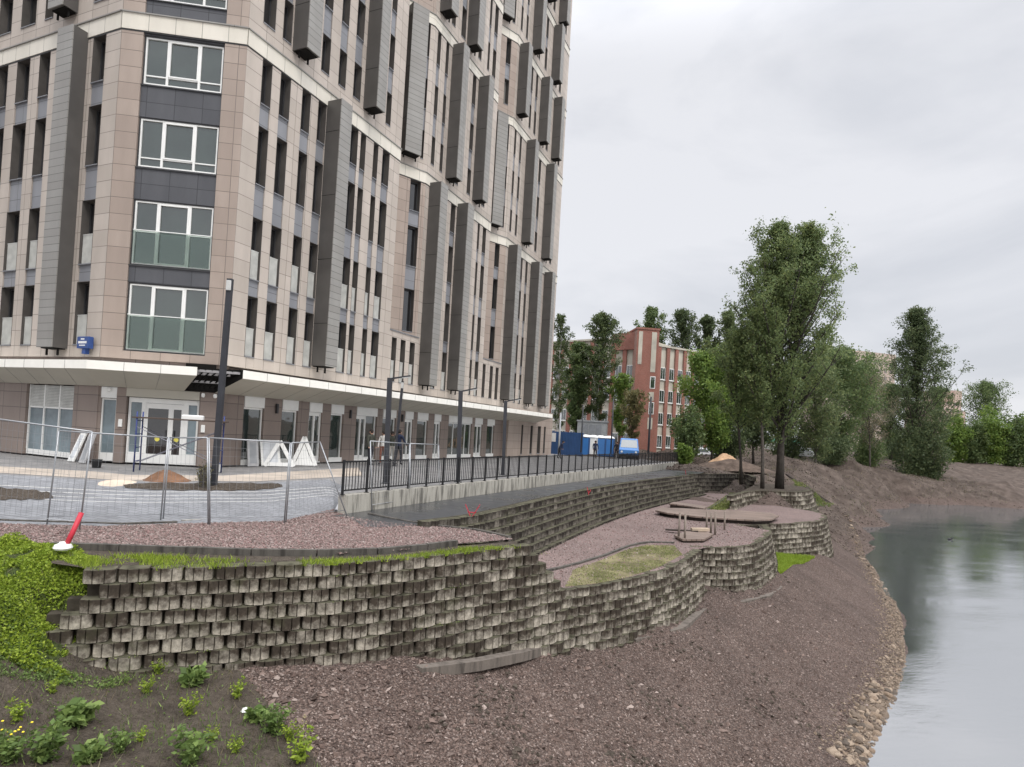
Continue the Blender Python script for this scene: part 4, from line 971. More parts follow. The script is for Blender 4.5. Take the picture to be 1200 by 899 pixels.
def tree(label,px,d,zb,tx,ty,spread,leaf,bark=None,t0=.2,nl=26,up=40,leafsz=.16,nleaf=9000,prof='oval',name='tree',lead=1,tr=.012,group=None,wob=.02,droop=0.,clus=.45,skew=0.,cat='tree',density=1.):
    bark=bark or BARK
    b=np.array(atd(px,500,d)); zb=float(hfull(b[:1],b[1:2])[0])-.1 if (d>65 and px>900 and zb>-1) else zb; b[2]=zb; top=np.array(atd(tx,ty,d)); Hh=top[2]-zb; sp=spread*d/FOC
    e=empty(name,tuple(b),0,label,cat,group); dx=top[0]-b[0]
    tb=MB(); pts=[]; ctr=[]
    leads=[]
    for l in range(lead):
        off_=(0 if lead==1 else (l-(lead-1)/2)*sp*.42); hl=Hh*(1 if l==0 else random.uniform(.96,1.))
        P=[]; ph=random.uniform(0,6)
        for k in range(9):
            t=k/8; P.append((dx*t+off_*min(1,max(0,(t-.25)/.4))+math.sin(t*5+ph)*wob*Hh*t,math.cos(t*4+ph)*wob*Hh*t,-.25 if k==0 else hl*t))
        rad=[max(.015,tr*Hh*(1.25 if k==0 else 1)*(1-.93*k/8)) for k in range(9)]
        tb.tube(P,rad,8); leads.append((np.array(P),hl))
    def radius(t):
        if prof=='oval': return math.sin(math.pi*min(1,max(0,t*.86+.1)))**.75
        if prof=='cone': return (1-t)**.7*.95+.14
        if prof=='poplar': return (.72+1.4*t if t<.2 else 1.25*(1-t)**.85)*1.0+.07
        if prof=='round': return math.sqrt(max(0,1-(2*t-1)**2))*.95+.08
        return 1
    brm=MB()
    for i in range(nl):
        P,hl=leads[i%lead]; t=((i+.5)/nl)**.9; hh=t0+(1-t0)*t*.97; k=hh*8; k0=min(7,int(k)); base=P[k0]+(P[k0+1]-P[k0])*(k-k0)
        az=i*2.399+random.uniform(-.4,.4); a=R(max(14,up+random.uniform(-12,12)-(10 if prof=='poplar' else 20)*t)); L=sp*radius(t)/max(.42,math.sin(a))*random.uniform(.7,1.1)/(1.12 if lead>1 else 1.)
        L=min(L,(1-hh)*Hh*1.05+.28*sp+.3)
        L=max(.4,min(L,(Hh-base[2]+.15)/(math.cos(a)+.18)))
        dr=np.array([math.cos(az)*math.sin(a),math.sin(az)*math.sin(a),math.cos(a)]); q=[base]; n=5
        for s in range(1,n+1):
            dd=dr+np.array([0,0,(.25 if droop==0 else -droop)*s/n])+rng.normal(size=3)*.1; dd/=np.linalg.norm(dd); q.append(q[-1]+dd*L/n)
        r0=max(.025,tr*Hh*.42*(1-hh)+.015)
        tb.tube(q,[r0*(1-.8*s/n) for s in range(n+1)],5,cap=False)
        for s in range(1,n+1):
            for _ in range(2 if s<3 else 3):
                w_=q[s-1]+(q[s]-q[s-1])*random.random(); dv=rng.normal(size=3); dv[2]=abs(dv[2])*(1 if droop==0 else -droop*2)+.15; dv/=np.linalg.norm(dv); ln=L*random.uniform(.1,.26); w2_=w_+dv*ln
                if random.random()<.6: tb.tube([w_,w2_],[r0*.3,r0*.1],3,cap=False)
                for f_ in(.35,.7,1.): ctr.append(w_+(w2_-w_)*f_)
            ctr.append(q[s])
        ctr.append(q[-1]+dr*.15)
    tk=tb.build('trunk',bark,e,smooth=True)
    ctr=np.array(ctr)
    wgt=rng.uniform(.2,1.6,len(ctr)); wgt/=wgt.sum(); 
    if nleaf<30000: nleaf=int(nleaf*1.9); leafsz=leafsz*.72; clus*=.75
    idx=rng.choice(len(ctr),int(nleaf*density),p=wgt)
    C=ctr[idx]+rng.normal(size=(len(idx),3))*clus*np.array([1,1,.85])*sp/4.5
    C=C[C[:,2]>.15]
    leaf_mesh('crown',C,leafsz,LF[leaf],e)
    return e
def bush(label,px,d,zb,tx,ty,spread,leaf,nleaf=5000,leafsz=.15,group=None,name='bush',cat='bush',low=.0):
    b=np.array(atd(px,500,d)); zb=float(hfull(b[:1],b[1:2])[0])-.1 if (d>65 and px>900 and zb>-1) else zb; b[2]=zb; top=np.array(atd(tx,ty,d)); Hh=top[2]-zb; sp=spread*d/FOC
    e=empty(name,tuple(b),0,label,cat,group); tb=MB(); ctr=[]
    for i in range(14):
        az=i*2.4; rr=sp*math.sqrt((i+.5)/14)*.9; hh=Hh*(1-.55*(rr/sp)**2)*random.uniform(.72,1.02); p=np.array([math.cos(az)*rr,math.sin(az)*rr*.8,hh])
        tb.tube([(p[0]*.12,p[1]*.12,-.2),(p[0]*.5,p[1]*.5,hh*.5),tuple(p)],[.07,.045,.012],5,cap=False)
        for f_ in np.linspace(.15+low,1,9):
            for _ in range(2): ctr.append(p*np.array([f_**.6,f_**.6,f_])+rng.normal(size=3)*sp*.12)
    tb.build('stems',BARK,e,smooth=True); ctr=np.array(ctr)
    nleaf=int(nleaf*1.7); leafsz*=.75; w_=rng.uniform(.2,1.5,len(ctr)); w_/=w_.sum(); C=ctr[rng.choice(len(ctr),nleaf,p=w_)]+rng.normal(size=(nleaf,3))*sp*.13
    C=C[C[:,2]>.05]; leaf_mesh('foliage',C,leafsz,LF[leaf],e); return e
T=tree
T('tallest poplar with two pointed leaders and an airy grey-green crown by the river bend',917,45,-.95,928,264,80,'poplar',BARKD,.16,120,42,.085,92000,'poplar',lead=2,tr=.015,clus=.17)
T('slender pale-trunked tree just left of the tallest poplar',897,44,-.9,893,362,40,'poplar',BARK,.3,26,42,.12,8000,'oval',tr=.011,clus=.4)
T('thin tree with a dark forked trunk beside the sand heap',872,46,-.75,862,392,42,'poplar',BARKD,.33,22,44,.13,6500,'oval',tr=.011,clus=.45)
T('tall dark tree standing at the far water edge',1079,112,-5.2,1072,364,44,'dark',BARKD,.14,76,42,.16,42000,'poplar',tr=.011,clus=.22)
bush('dense skirt of dark shrubs at the foot of the waterside tree',1079,111,-5.3,1078,478,30,'dark',11000,.26)
T('full green tree right behind the tallest poplar',985,95,.1,984,414,46,'mid',BARK,.1,40,55,.22,15000,'oval',tr=.01,clus=.5)
T('sparse brownish tree on top of the far bank',1022,101,.2,1016,442,36,'brown',BARK,.22,28,45,.15,6000,'oval',tr=.010,clus=.45)
T('dusky tree filling the gap left of the sparse brownish tree',958,84,0,955,428,38,'grey',BARK,.12,34,50,.2,11000,'oval',clus=.5)
T('low spreading tree under the left side of the tallest poplar',885,74,0,880,428,44,'dark',BARKD,.12,34,55,.22,11000,'oval',clus=.5)
T('bright fresh-green maple beside the brick building',836,70,-.2,836,417,46,'bright',BARK,.1,44,58,.21,16000,'round',clus=.5)
bush('darker bush at the left foot of the bright maple',806,66,-.2,808,468,20,'mid',4500,.18)
T('tall birch with a white trunk in front of the brick building',702,78,0,704,368,22,'birch',BARKW,.22,36,40,.17,10500,'oval',tr=.008,droop=.25,clus=.45)
T('dark leafy tree left of the white-trunked birch',676,80,0,679,404,21,'mid',BARKD,.14,34,48,.2,10500,'oval',clus=.5)
T('narrow birch showing past the end of the tower',655,76,0,655,368,14,'birch',BARKW,.14,28,35,.15,5000,'oval',droop=.2,clus=.5)
T('yellow-green young tree right of the white-trunked birch',727,75,0,728,440,15,'bright',BARK,.2,24,45,.16,4500,'oval',clus=.5)
T('small tawny tree near the blue van',742,70,0,742,460,19,'yellow',BARKD,.22,22,48,.15,3600,'round',clus=.5)
for l,px,d,tx,ty,sp,lf in(('rounded treetop rising over the tower side of the brick roof',762,128,761,362,20,'mid'),('broad dark treetop over the middle of the brick roof',799,130,799,366,26,'dark'),('thin treetop over the right end of the brick roof',829,126,829,372,15,'dark'),('grey-green treetop between brick roof and tallest poplar',854,122,852,367,20,'grey'),('low treetop close behind the bright maple',873,112,873,402,22,'mid')):
    T(l,px,d,0,tx,ty,sp,lf,BARKD,.3,30,42,.3,6500,'oval',clus=.5)
T('round-topped tree rising above the far right shrubs',1156,190,.5,1155,450,30,'mid',BARK,.2,32,50,.32,6500,'round',clus=.5)
T('green tree between the sparse brownish tree and the waterside tree',1047,130,.3,1046,452,24,'mid',BARK,.1,30,50,.24,7500,'oval',clus=.5)
T('leafy tree behind the sparse brownish tree on the far bank',1012,138,.3,1010,428,30,'mid',BARK,.1,34,50,.24,8000,'oval',clus=.5)
T('green tree just right of the waterside tree',1100,152,.4,1099,455,20,'mid',BARK,.1,30,50,.24,6500,'oval',clus=.5)
for l,px,ty,sp,lf in(('shrub on the far bank, first right of the waterside tree',1120,483,17,'bright'),('second shrub right of the waterside tree, darker and lower',1141,489,17,'mid'),('third shrub right of the waterside tree, below the round-topped tree',1163,476,20,'bright'),('fourth shrub right of the waterside tree, near the picture edge',1186,482,19,'mid'),('shrub cut by the right edge of the picture',1210,476,20,'bright')):
    bush(l,px,166,.3,px,ty,sp,lf,6000,.4,'shrubs along the far bank')
for l,px,d,ty,sp,lf,zb in(('low bush on the far bank crest under the sparse brownish tree',1018,103,505,20,'mid',.2),('low dark bush on the far bank crest right of the tallest poplar',975,92,500,24,'dark',.1),('small bush at the end of the black railing',804,60,520,9,'bright',-.2),('dark bush behind the sand heap',852,72,478,26,'dark',-.1),('dark bush behind the white cars',925,88,486,26,'dark',.1),('low bush on the far bank crest left of the waterside tree',1050,131,500,20,'dark',.3)):
    bush(l,px,d,zb,px,ty,sp,lf,4200,.2)
# young plant by the lamp post, in the soil bed
bush('little pale-leaved sapling staked beside the tall dark lamp post',243,17.6,-.2,243,537,9,'yellow',500,.035,name='sapling',cat='sapling')
# ---- ground cover, grass
def scatter(poly,n,zfun,name,sz,lf,hmax=.2,flat=0.,asp=.6,clump=.0):
    P=np.array([p[:2] for p in poly]); lo=P.min(0); hi=P.max(0); X=rng.uniform(lo[0],hi[0],n*3); Y=rng.uniform(lo[1],hi[1],n*3); k=inpoly(X,Y,P); X=X[k][:n]; Y=Y[k][:n]
    if clump: 
        k=vnoise(X,Y,clump,9)+.5*vnoise(X,Y,clump*.4,4)>rng.uniform(-.45,.3,len(X)); X=X[k];Y=Y[k]
    k_=vnoise(X,Y,.42,17)+.6*vnoise(X,Y,.16,18)>-.3; X=X[k_]; Y=Y[k_]
    Z=zfun(X,Y)+rng.uniform(0,1,len(X))**1.3*hmax*(.3+1.7*np.clip(vnoise(X,Y,.38,11)+.5,0,1)**1.5)
    o=leaf_mesh(name,np.stack([X,Y,Z],1),sz,LF[lf],None,asp,flat); return tag(o,kind='stuff')
scatter([p for p in MOUND if p[0]>-8.5 or True],52000,lambda X,Y:hfull(X,Y)-.02,'ground_cover',.025,'ivy',.13,clump=0)
scatter(atp([(-40,690,-.9),(84,716,-1.2),(64,756,-1.6),(120,776,-1.95),(165,792,-2.25),(120,806,-2.2),(0,800,-1.9),(-60,780,-1.7)]),9000,lambda X,Y:hfull(X,Y)-.02,'sparse_cover',.022,'weed',.1,clump=.5)
def blades(poly,n,zfun,name,lf,h=.09,wd=.007,clump=0.):
    P=np.array([p[:2] for p in poly]); lo=P.min(0); hi=P.max(0); X=rng.uniform(lo[0],hi[0],n*4); Y=rng.uniform(lo[1],hi[1],n*4); k=inpoly(X,Y,P); X=X[k][:n]; Y=Y[k][:n]
    if clump: k=vnoise(X,Y,clump,9)+.6*vnoise(X,Y,clump*.3,4)>rng.uniform(-.35,.35,len(X)); X=X[k];Y=Y[k]
    n=len(X); Z=zfun(X,Y); a=rng.uniform(0,6.28,n); hh=h*rng.uniform(.45,1.4,n); b=np.stack([X,Y,Z-.01],1); s=np.stack([np.cos(a),np.sin(a),0*a],1)*wd*rng.uniform(.7,1.5,n)[:,None]
    t=rng.normal(size=(n,3))*.45; t[:,2]=1; t=t*hh[:,None]; V=np.stack([b-s,b+s,b+t],1).reshape(-1,3); o=np_mesh(name,V,np.arange(n*3).reshape(-1,3),LF[lf]); return tag(o,kind='stuff')
flat_=lambda z:(lambda X,Y:np.full(len(X),z))
blades([(x,y) for x,y in off(kerb_line,.38)]+off(wall1,.05)[::-1],26000,flat_(ZG-.05),'grass_strip','ivy',.085,.008,.8)
blades(LAWN,14000,lambda X,Y:hfull(X,Y),'lawn_strip','lawn',.13,.02)
blades(BANKGRASS,14000,lambda X,Y:hfull(X,Y),'bank_grass','grass',.14,.02,1.2)
PATCH=atp([(672,668,ZT),(706,656,ZT),(736,644,ZT),(758,639,ZT),(790,640,ZT),(800,650,ZT),(772,665,ZT),(735,677,ZT),(700,684,ZT),(662,688,ZT)])
sheet('terrace_grass_soil',[(x,y,ZT+.008) for x,y in PATCH],simple('mossy_soil',(.17,.15,.085),.95,.1,0,.45,2.5,.4,25),kind='structure')
blades(PATCH,26000,flat_(ZT),'terrace_grass','grass',.05,.007,.9)
LAWN2=atp([(828,597,ZT),(842,588,ZT),(856,578,ZT),(872,577,ZT),(866,590,ZT),(850,598,ZT)])
sheet('far_lawn_soil',[(x,y,ZT+.008) for x,y in LAWN2],bpy.data.materials['mossy_soil'])
blades(LAWN2,9000,flat_(ZT),'far_lawn','grass',.1,.02)
# the ground between the terraces and the poplar
# moss tufts on the ledges of the long wall, thin dry grass on the bare earth
C=[]
for k in range(1,7):
    pk=off(smooth_path(w1),.05*k+.0); pts,L=resample(pk,.09)
    for (x,y),an in pts:
        if vnoise(np.array([x*1.]),np.array([y+k*7.]),.5,31)[0]>.2 and random.random()<.6:
            for _ in range(4): C.append((x+random.gauss(0,.03)+math.sin(an)*.05,y+random.gauss(0,.03)-math.cos(an)*.05,ZG-.03-DZ*k+abs(random.gauss(0,.018))))
tag(leaf_mesh('wall_moss',np.array(C),.016,LF['grass'],None),kind='stuff')
blades(EARTH,15000,lambda X,Y:hfull(X,Y),'dry_grass','brown',.13,.006,1.1)
blades(EARTH,20000,lambda X,Y:hfull(X,Y),'thin_grass','weed',.1,.008,.7)
scatter(EARTH,16000,lambda X,Y:hfull(X,Y)-.01,'low_weeds',.02,'weed',.05,clump=.55)
# ---- weeds on the bare earth
def weed_mesh(kind):
    mb=MB(); C=[]; st=[]
    ns=9 if kind!=1 else 14
    for i in range(ns):
        az=i*2.4+random.random(); l=random.uniform(.16,.34) if kind!=1 else random.uniform(.08,.18); out=random.uniform(.2,.8)
        p=np.array([0,0,0.]); dr=np.array([math.cos(az)*out,math.sin(az)*out,1.]); dr/=np.linalg.norm(dr); q=[p]
        for s in range(5): q.append(q[-1]+dr*l/5); dr=dr+np.array([0,0,-.05*s]); 
        st.append(q)
        for s in range(1,6):
            for _ in range(7 if kind==0 else 5): C.append(q[s]+rng.normal(size=3)*(.03 if kind==0 else .02))
    return np.array(C),st
WM=[]
for kd,(lf,sz) in enumerate((('weed',.024),('weed',.05),('ivy',.02))):
    C,st=weed_mesh(kd); n=len(C); 
    u=rng.normal(size=(n,3)); u[:,2]*=.5; u/=np.linalg.norm(u,axis=1)[:,None]; v=rng.normal(size=(n,3)); v-=u*(u*v).sum(1)[:,None]; v/=np.linalg.norm(v,axis=1)[:,None]
    s=sz*rng.uniform(.6,1.4,(n,1)); V=np.stack([C-u*s,C+v*s*.5,C+u*s,C-v*s*.5],1).reshape(-1,3); F=[tuple(range(i*4,i*4+4)) for i in range(n)]
    mb=MB(); mb.add([tuple(x) for x in V],F,0)
    for q in st: mb.tube(q,[.004,.0035,.003,.0025,.002,.0015],4,1,cap=False)
    WM.append((mb,[LF[lf],LF['weed']]))
WEEDS=[(88,848,1,1.5,'tall nettle-like weed clump on the bare earth, left of the gravel edge'),(52,892,0,1.5,'bushy weed clump at the lower left with yellow flowers beside it'),(104,893,1,1.1,'low leafy weed in the lower left, right of the yellow flowers'),(140,880,0,1.,'weed tuft between the two biggest clumps in the foreground'),(222,893,0,1.6,'wide feathery weed clump at the bottom of the picture'),(172,812,2,.8,'small yellow-green tuft below the left end of the wall'),(226,803,1,1.3,'broad-leaved burdock plant against the foot of the wall'),(185,790,2,.7,'tiny tuft close under the wall'),(222,838,2,1.,'tuft in the middle of the bare earth'),(278,818,2,.9,'tuft near the start of the gravel slope'),(318,858,0,1.4,'leafy weed clump beside the white litter'),(300,845,1,1.,'low weed just left of the white litter'),(352,893,2,1.5,'straggling weeds at the gravel edge, bottom of the picture'),(276,882,2,.7,'small light tuft between bottom clump and gravel edge'),(20,845,2,.9,'tuft near the left picture edge under the green mound'),(12,893,0,1.1,'weed with yellow flowers at the lower left corner'),(340,868,2,.9,'weed tuft on the very edge of the gravel'),(165,868,2,.6,'sparse tuft on dry earth in the foreground'),(248,868,2,.7,'little tuft right of the wide feathery clump'),(62,812,2,.7,'small tuft on the earth below the green mound')]
wmesh=[None]*3
def ground_at(px,py):
    r=ray(px,py); lo,hi=2.,60.
    for _ in range(60):
        m_=(lo+hi)/2; p=EYE+r*m_
        if p[2]>float(hfull(np.array([p[0]]),np.array([p[1]]))[0]): lo=m_
        else: hi=m_
    p=EYE+r*lo; return p
for px,py,k,s,lab in WEEDS:
    p=ground_at(px,py)
    if wmesh[k] is None: o=WM[k][0].build('weed',WM[k][1]); wmesh[k]=o
    else: o=wmesh[k].copy(); col.objects.link(o)
    o.location=(p[0],p[1],p[2]-.02); s*=1.25; o.scale=(s,s,s*random.uniform(.85,1.1)); o.rotation_euler=(0,0,random.uniform(0,6)); tag(o,lab,'weed','weeds on the bare earth')
# yellow flowers
mb=MB(); p0=ground_at(8,885)
for i in range(14):
    x,y,z=rng.normal(size=3)*np.array([.13,.1,.05]); h=.26+z; mb.tube([(x*.4,y*.4,0),(x,y,h)],[.004,.002],4,0,cap=False); mb.lathe([(.006,0),(.016,.006),(.013,.014),(.004,.018)],(x,y,h),7,1)
o=mb.build('yellow_flowers',[LF['weed'],simple('yellow_petals',(.75,.6,.04),.6)]); o.location=tuple(p0); tag(o,'cluster of small yellow flowers in the lower left corner','flowers')
# dry stalk
mb=MB(); mb.tube([(0,0,0),(.02,.01,.25),(.0,.03,.5)],[.006,.005,.003],5)
for i in range(26): t=random.uniform(.15,1); mb.lathe([(.004,0),(.014,.01),(.004,.022)],(random.gauss(0,.025),random.gauss(0,.025),.5*t),5,1)
o=mb.build('dry_stalk',[BARK,simple('dry_seed',(.3,.25,.14),.8)]); o.location=tuple(ground_at(354,880)); tag(o,'tall dry seed stalk at the gravel edge','dry plant')
mb=MB(); mb.add([(-.07,-.05,0),(.05,-.06,.02),(.08,.03,.05),(.0,.07,.02),(-.06,.03,.04),(0,0,.07)],[(0,1,5),(1,2,5),(2,3,5),(3,4,5),(4,0,5)])
o=mb.build('litter',simple('white_litter',(.75,.75,.72),.5)); o.location=tuple(ground_at(288,834)); tag(o,'crumpled scrap of white litter among the weeds','litter')
# ---- stones at the waterline
STN=[simple('tan_stone_%d'%i,c,.8,.25,0,.25,8,.3,30) for i,c in enumerate(((.2,.148,.105),(.14,.107,.08),(.27,.21,.155),(.09,.072,.057)))]
def rock_verts(seed):
    r=np.random.default_rng(seed); import bmesh
    bm=bmesh.new(); bmesh.ops.create_icosphere(bm,subdivisions=2,radius=1.); P=r.normal(size=(7,3)); P/=np.linalg.norm(P,axis=1)[:,None]; D=r.uniform(.55,.95,7)
    for v in bm.verts:
        c=np.array(v.co); 
        for n_,dd in zip(P,D):
            k=c@n_
            if k>dd: c=c-n_*(k-dd)*.9
        v.co=c+r.normal(size=3)*.025
    return bm
rocks=[]
for i in range(8):
    bm=rock_verts(i); me=bpy.data.meshes.new('stone'); bm.to_mesh(me); bm.free(); me.materials.append(STN[i%4]); rocks.append(me)
shore=np.array([at(x,y,ZW)[:2] for x,y in SHORE_PX[:9]]); sc=np.concatenate([[0],np.cumsum(np.hypot(*np.diff(shore,axis=0).T))])
cnt=0
def put_stone(x,y,s,lab,grp):
    global cnt
    z=float(hfull(np.array([x]),np.array([y]))[0]); z=max(z,ZW-.05)
    o=bpy.data.objects.new('stone',rocks[cnt%8]); col.objects.link(o); o.location=(x,y,z+s*.06); o.scale=(s*random.uniform(.9,1.5),s*random.uniform(.8,1.2),s*random.uniform(.5,1.)); o.rotation_euler=(random.uniform(-.4,.4),random.uniform(-.4,.4),random.uniform(0,6)); tag(o,lab,'stone',grp); cnt+=1
for k in range(290):
    near=k<225; s=random.uniform(0,sc[1]+2.4) if near else random.uniform(sc[1],sc[-2])
    x=np.interp(s,sc,shore[:,0]); y=np.interp(s,sc,shore[:,1]); d_=np.hypot(x,y)
    w_=random.uniform(-.8,.12)*(1-.5*random.random()) if near else random.uniform(-.5,.15)
    put_stone(x+w_,y-.2*w_,random.choice((.04,.05,.06,.07,.09,.13)) if near else random.uniform(.04,.09)+.002*(d_-20),'tan broken stone in the rubble band where the gravel bank meets the water','stones along the waterline')
# ---- loose chips on the gravel bank and the beds
def chips(name,X,Y,Z,sz,mats):
    n=len(X); T6=np.array([(1,0,0),(0,1,0),(-1,0,0),(0,-1,0),(0,0,1),(0,0,-1)],float); F8=np.array([(0,1,4),(1,2,4),(2,3,4),(3,0,4),(1,0,5),(2,1,5),(3,2,5),(0,3,5)])
    s=sz*rng.uniform(.5,1.5,(n,1,1))*np.stack([rng.uniform(.7,1.5,n),rng.uniform(.5,1.1,n),rng.uniform(.35,.8,n)],1)[:,None,:]
    V=T6[None]*s*rng.uniform(.75,1.25,(n,6,1)); a=rng.uniform(0,6.28,n); t=rng.normal(size=n)*.5; c,s_=np.cos(a),np.sin(a)
    Vz=V[...,2]*np.cos(t)[:,None]+V[...,0]*np.sin(t)[:,None]; Vx=V[...,0]*np.cos(t)[:,None]-V[...,2]*np.sin(t)[:,None]
    V=np.stack([Vx*c[:,None]-V[...,1]*s_[:,None],Vx*s_[:,None]+V[...,1]*c[:,None],Vz],-1)+np.stack([X,Y,Z],1)[:,None,:]
    F=(F8[None]+np.arange(n)[:,None,None]*6).reshape(-1,3); return tag(np_mesh(name,V.reshape(-1,3),F,mats),kind='stuff')
def m_chip(name,cols):
    n=NT(name); i=n.island(); return n.set(n.ramp(i,[(k/(len(cols)-1),c) for k,c in enumerate(cols)]),.85,.25)
CH=m_chip('bank_chips',[tuple(x*1.05 for x in c) for c in G_SLOPE]); CHP=m_chip('pink_chips',G_PINK)
N=330000; X=rng.uniform(-5,14,N); Y=rng.uniform(5.5,27,N); d_=np.hypot(X,Y); k=rng.uniform(0,1,N)<np.clip((9./d_)**2,0,1); X=X[k];Y=Y[k]
k=~inpoly(X,Y,EARTH); X=X[k];Y=Y[k]; Z=hfull(X,Y); 
bwl=np.array(off(wall1,.55)); 
v_=np.stack([X,Y,Z],1)-EYE; px_=600+FOC*(v_@CX)/(v_@FW); k=(Z>ZW-.05)&((px_<1230)&(px_>-80)); X=X[k];Y=Y[k];Z=Z[k]
# keep the chips on the river side of the walls
k=~inpoly(X,Y,[(-20,40)]+[(-8,11.)]+list(map(tuple,off(wall1,.45)))+list(map(tuple,off(w2,.3)))+list(map(tuple,off(b3,.3)))+[(20,40)]); X=X[k];Y=Y[k];Z=Z[k]
chips('gravel_chips',X[:75000],Y[:75000],Z[:75000]+.003,.021,CH)
# small tan rubble along the waterline, rubble on the far bank
s_=rng.uniform(0,sc[-2],9000)**1.0*rng.uniform(0,1,9000)**.6; w_=-np.abs(rng.normal(0,.42,9000))+.12; x_=np.interp(s_,sc,shore[:,0])+w_; y_=np.interp(s_,sc,shore[:,1])-.2*w_; z_=np.maximum(hfull(x_,y_),ZW-.03)
chips('waterline_rubble',x_,y_,z_+.008,.038,m_chip('rubble_chips',[(.2,.148,.105),(.12,.092,.07),(.3,.235,.175),(.08,.065,.052)]))
x_=rng.uniform(14,80,60000); y_=rng.uniform(40,130,60000); z_=hfull(x_,y_); v_=np.stack([x_,y_,z_],1)-EYE; p_=600+FOC*(v_@CX)/(v_@FW); k=(z_>ZW)&(p_<1240)&(rng.uniform(0,1,60000)<np.clip((55/y_)**1.5,0,1)); chips('far_bank_rubble',x_[k][:16000],y_[k][:16000],z_[k][:16000]+.02,.085,m_chip('far_rubble_chips',[(.05,.038,.03),(.1,.077,.062),(.15,.12,.1),(.07,.053,.043)]))
blades([(15,42),(80,90),(80,135),(40,120),(18,60)],16000,lambda X,Y:np.where(hfull(X,Y)>ZW+.5,hfull(X,Y),-20.),'bank_scrub','brown',.3,.03,2.5)
# coarser stones and dark clods lying on the bank
k=rng.uniform(0,1,len(X))<.03; chips('bank_stones',X[k],Y[k],Z[k]+.01,.055,CH)
k=(vnoise(X,Y,1.3,41)>.18)&(rng.uniform(0,1,len(X))<.09); chips('dark_clods',X[k],Y[k],Z[k]+.012,.05,MT_SOIL)
def bedchips(name,poly,n,z,sz):
    P=np.array([p[:2] for p in poly]); lo=P.min(0);hi=P.max(0); X=rng.uniform(lo[0],hi[0],n*3);Y=rng.uniform(lo[1],hi[1],n*3); k=inpoly(X,Y,P); X=X[k][:n];Y=Y[k][:n]; k=np.hypot(X,Y)<34; X=X[k];Y=Y[k]; chips(name,X,Y,np.full(len(X),z)+rng.uniform(0,.012,len(X)),sz,CHP)
bedchips('bed_chips',gb+[(x,y) for x,y in kerb_line[::-1]]+[at(-40,633,ZG)],26000,ZG+.006,.02)
bedchips('terrace_chips',ter+[(x+.2,y+.1) for x,y in bwtop[::-1]],14000,ZT+.004,.024)
# ------------------------------------------------------------------ street lamps and poles
MT_LAMP=simple('dark_lamp_paint',(.035,.036,.042),.45,.4)
MT_LENS=simple('lamp_lens',(.5,.5,.48),.3,.5)
def lamp(label,foot,top,z,w_,arm=None,name='street_lamp'):
    b=np.array(at(*foot,z)); t=np.array(atd(*top,b[1])); h=t[2]-b[2]; e=empty(name,tuple(b),0,label,'street lamp'); m_=MB(); lx,ly=(t-b)[:2]
    v=[];
    for zz,k in((0,0),(h,1)):
        for sx,sy in((-1,-1),(1,-1),(1,1),(-1,1)): v.append((sx*w_/2+lx*k,sy*w_/2+ly*k,zz))
    m_.add(v,[(0,3,2,1),(4,5,6,7),(0,1,5,4),(1,2,6,5),(2,3,7,6),(3,0,4,7)]); m_.box(-w_*.9,w_*.9,-w_*.9,w_*.9,-.05,.025); m_.build('pole',MT_LAMP,e)
    if arm:
        a=np.array(atd(*arm,b[1]-.15))-b; m_=MB(); m_.bar((lx,ly,h-.03),tuple(a),.07,.05); m_.build('arm',MT_LAMP,e); m_=MB(); d=(a-np.array([lx,ly,h])); m_.obox(tuple(np.array([lx,ly,h])+d*.8+np.array([0,0,-.045])),tuple(d/np.linalg.norm(d)),(0,1,0),(0,0,1),np.linalg.norm(d)*.2,.05,.012); m_.build('lamp_head',MT_LENS,e)
    else:
        m_=MB(); m_.cham(lx-w_*.5,lx+w_*.5,-w_*.75,-w_*.505,h-.35,h-.06,.01); m_.build('lamp_head',MT_LENS,e)
lamp('tall thick dark lamp post standing in the soil bed near the tower corner',(250,574),(270,327),-.2,.145)
lamp('dark lamp post with a side arm, behind the start of the black railing',(451.5,567),(457,443),-.1,.16,(481,440.5))
lamp('thinner lamp post just right of the arm lamp by the shops',(462,546),(472,447),-.05,.12)
lamp('dark lamp post with a side arm in the middle of the black railing',(536.6,565),(540,458),-.1,.16,(559,455))
lamp('dark lamp post with a side arm near the end of the tower',(589.3,557),(592.7,470),-.1,.16,(611,467))
def pole(label,px,d,y0,y1,w_,mat_=None,name='pole'):
    b=np.array(atd(px,y0,d)); t=np.array(atd(px+ (y0-y1)*.05,y1,d)); m_=MB(); m_.tube([(0,0,-.5),tuple(t-b)],[w_/2,w_/2*.8],8); o=m_.build(name,mat_ or MT_LAMP,None,smooth=True); o.location=tuple(b); return tag(o,label,'pole')
pole('dark pole left of the blue van',716,62,526,467,.16); pole('thick dark pole right of the blue van',760,60,526,465,.22); pole('thin dark pole in front of the blue site fence',681,58,524,475,.14)
pole('short pale pole in front of the blue site fence',655,60,526,484,.2,simple('pale_pole',(.42,.43,.44),.5))
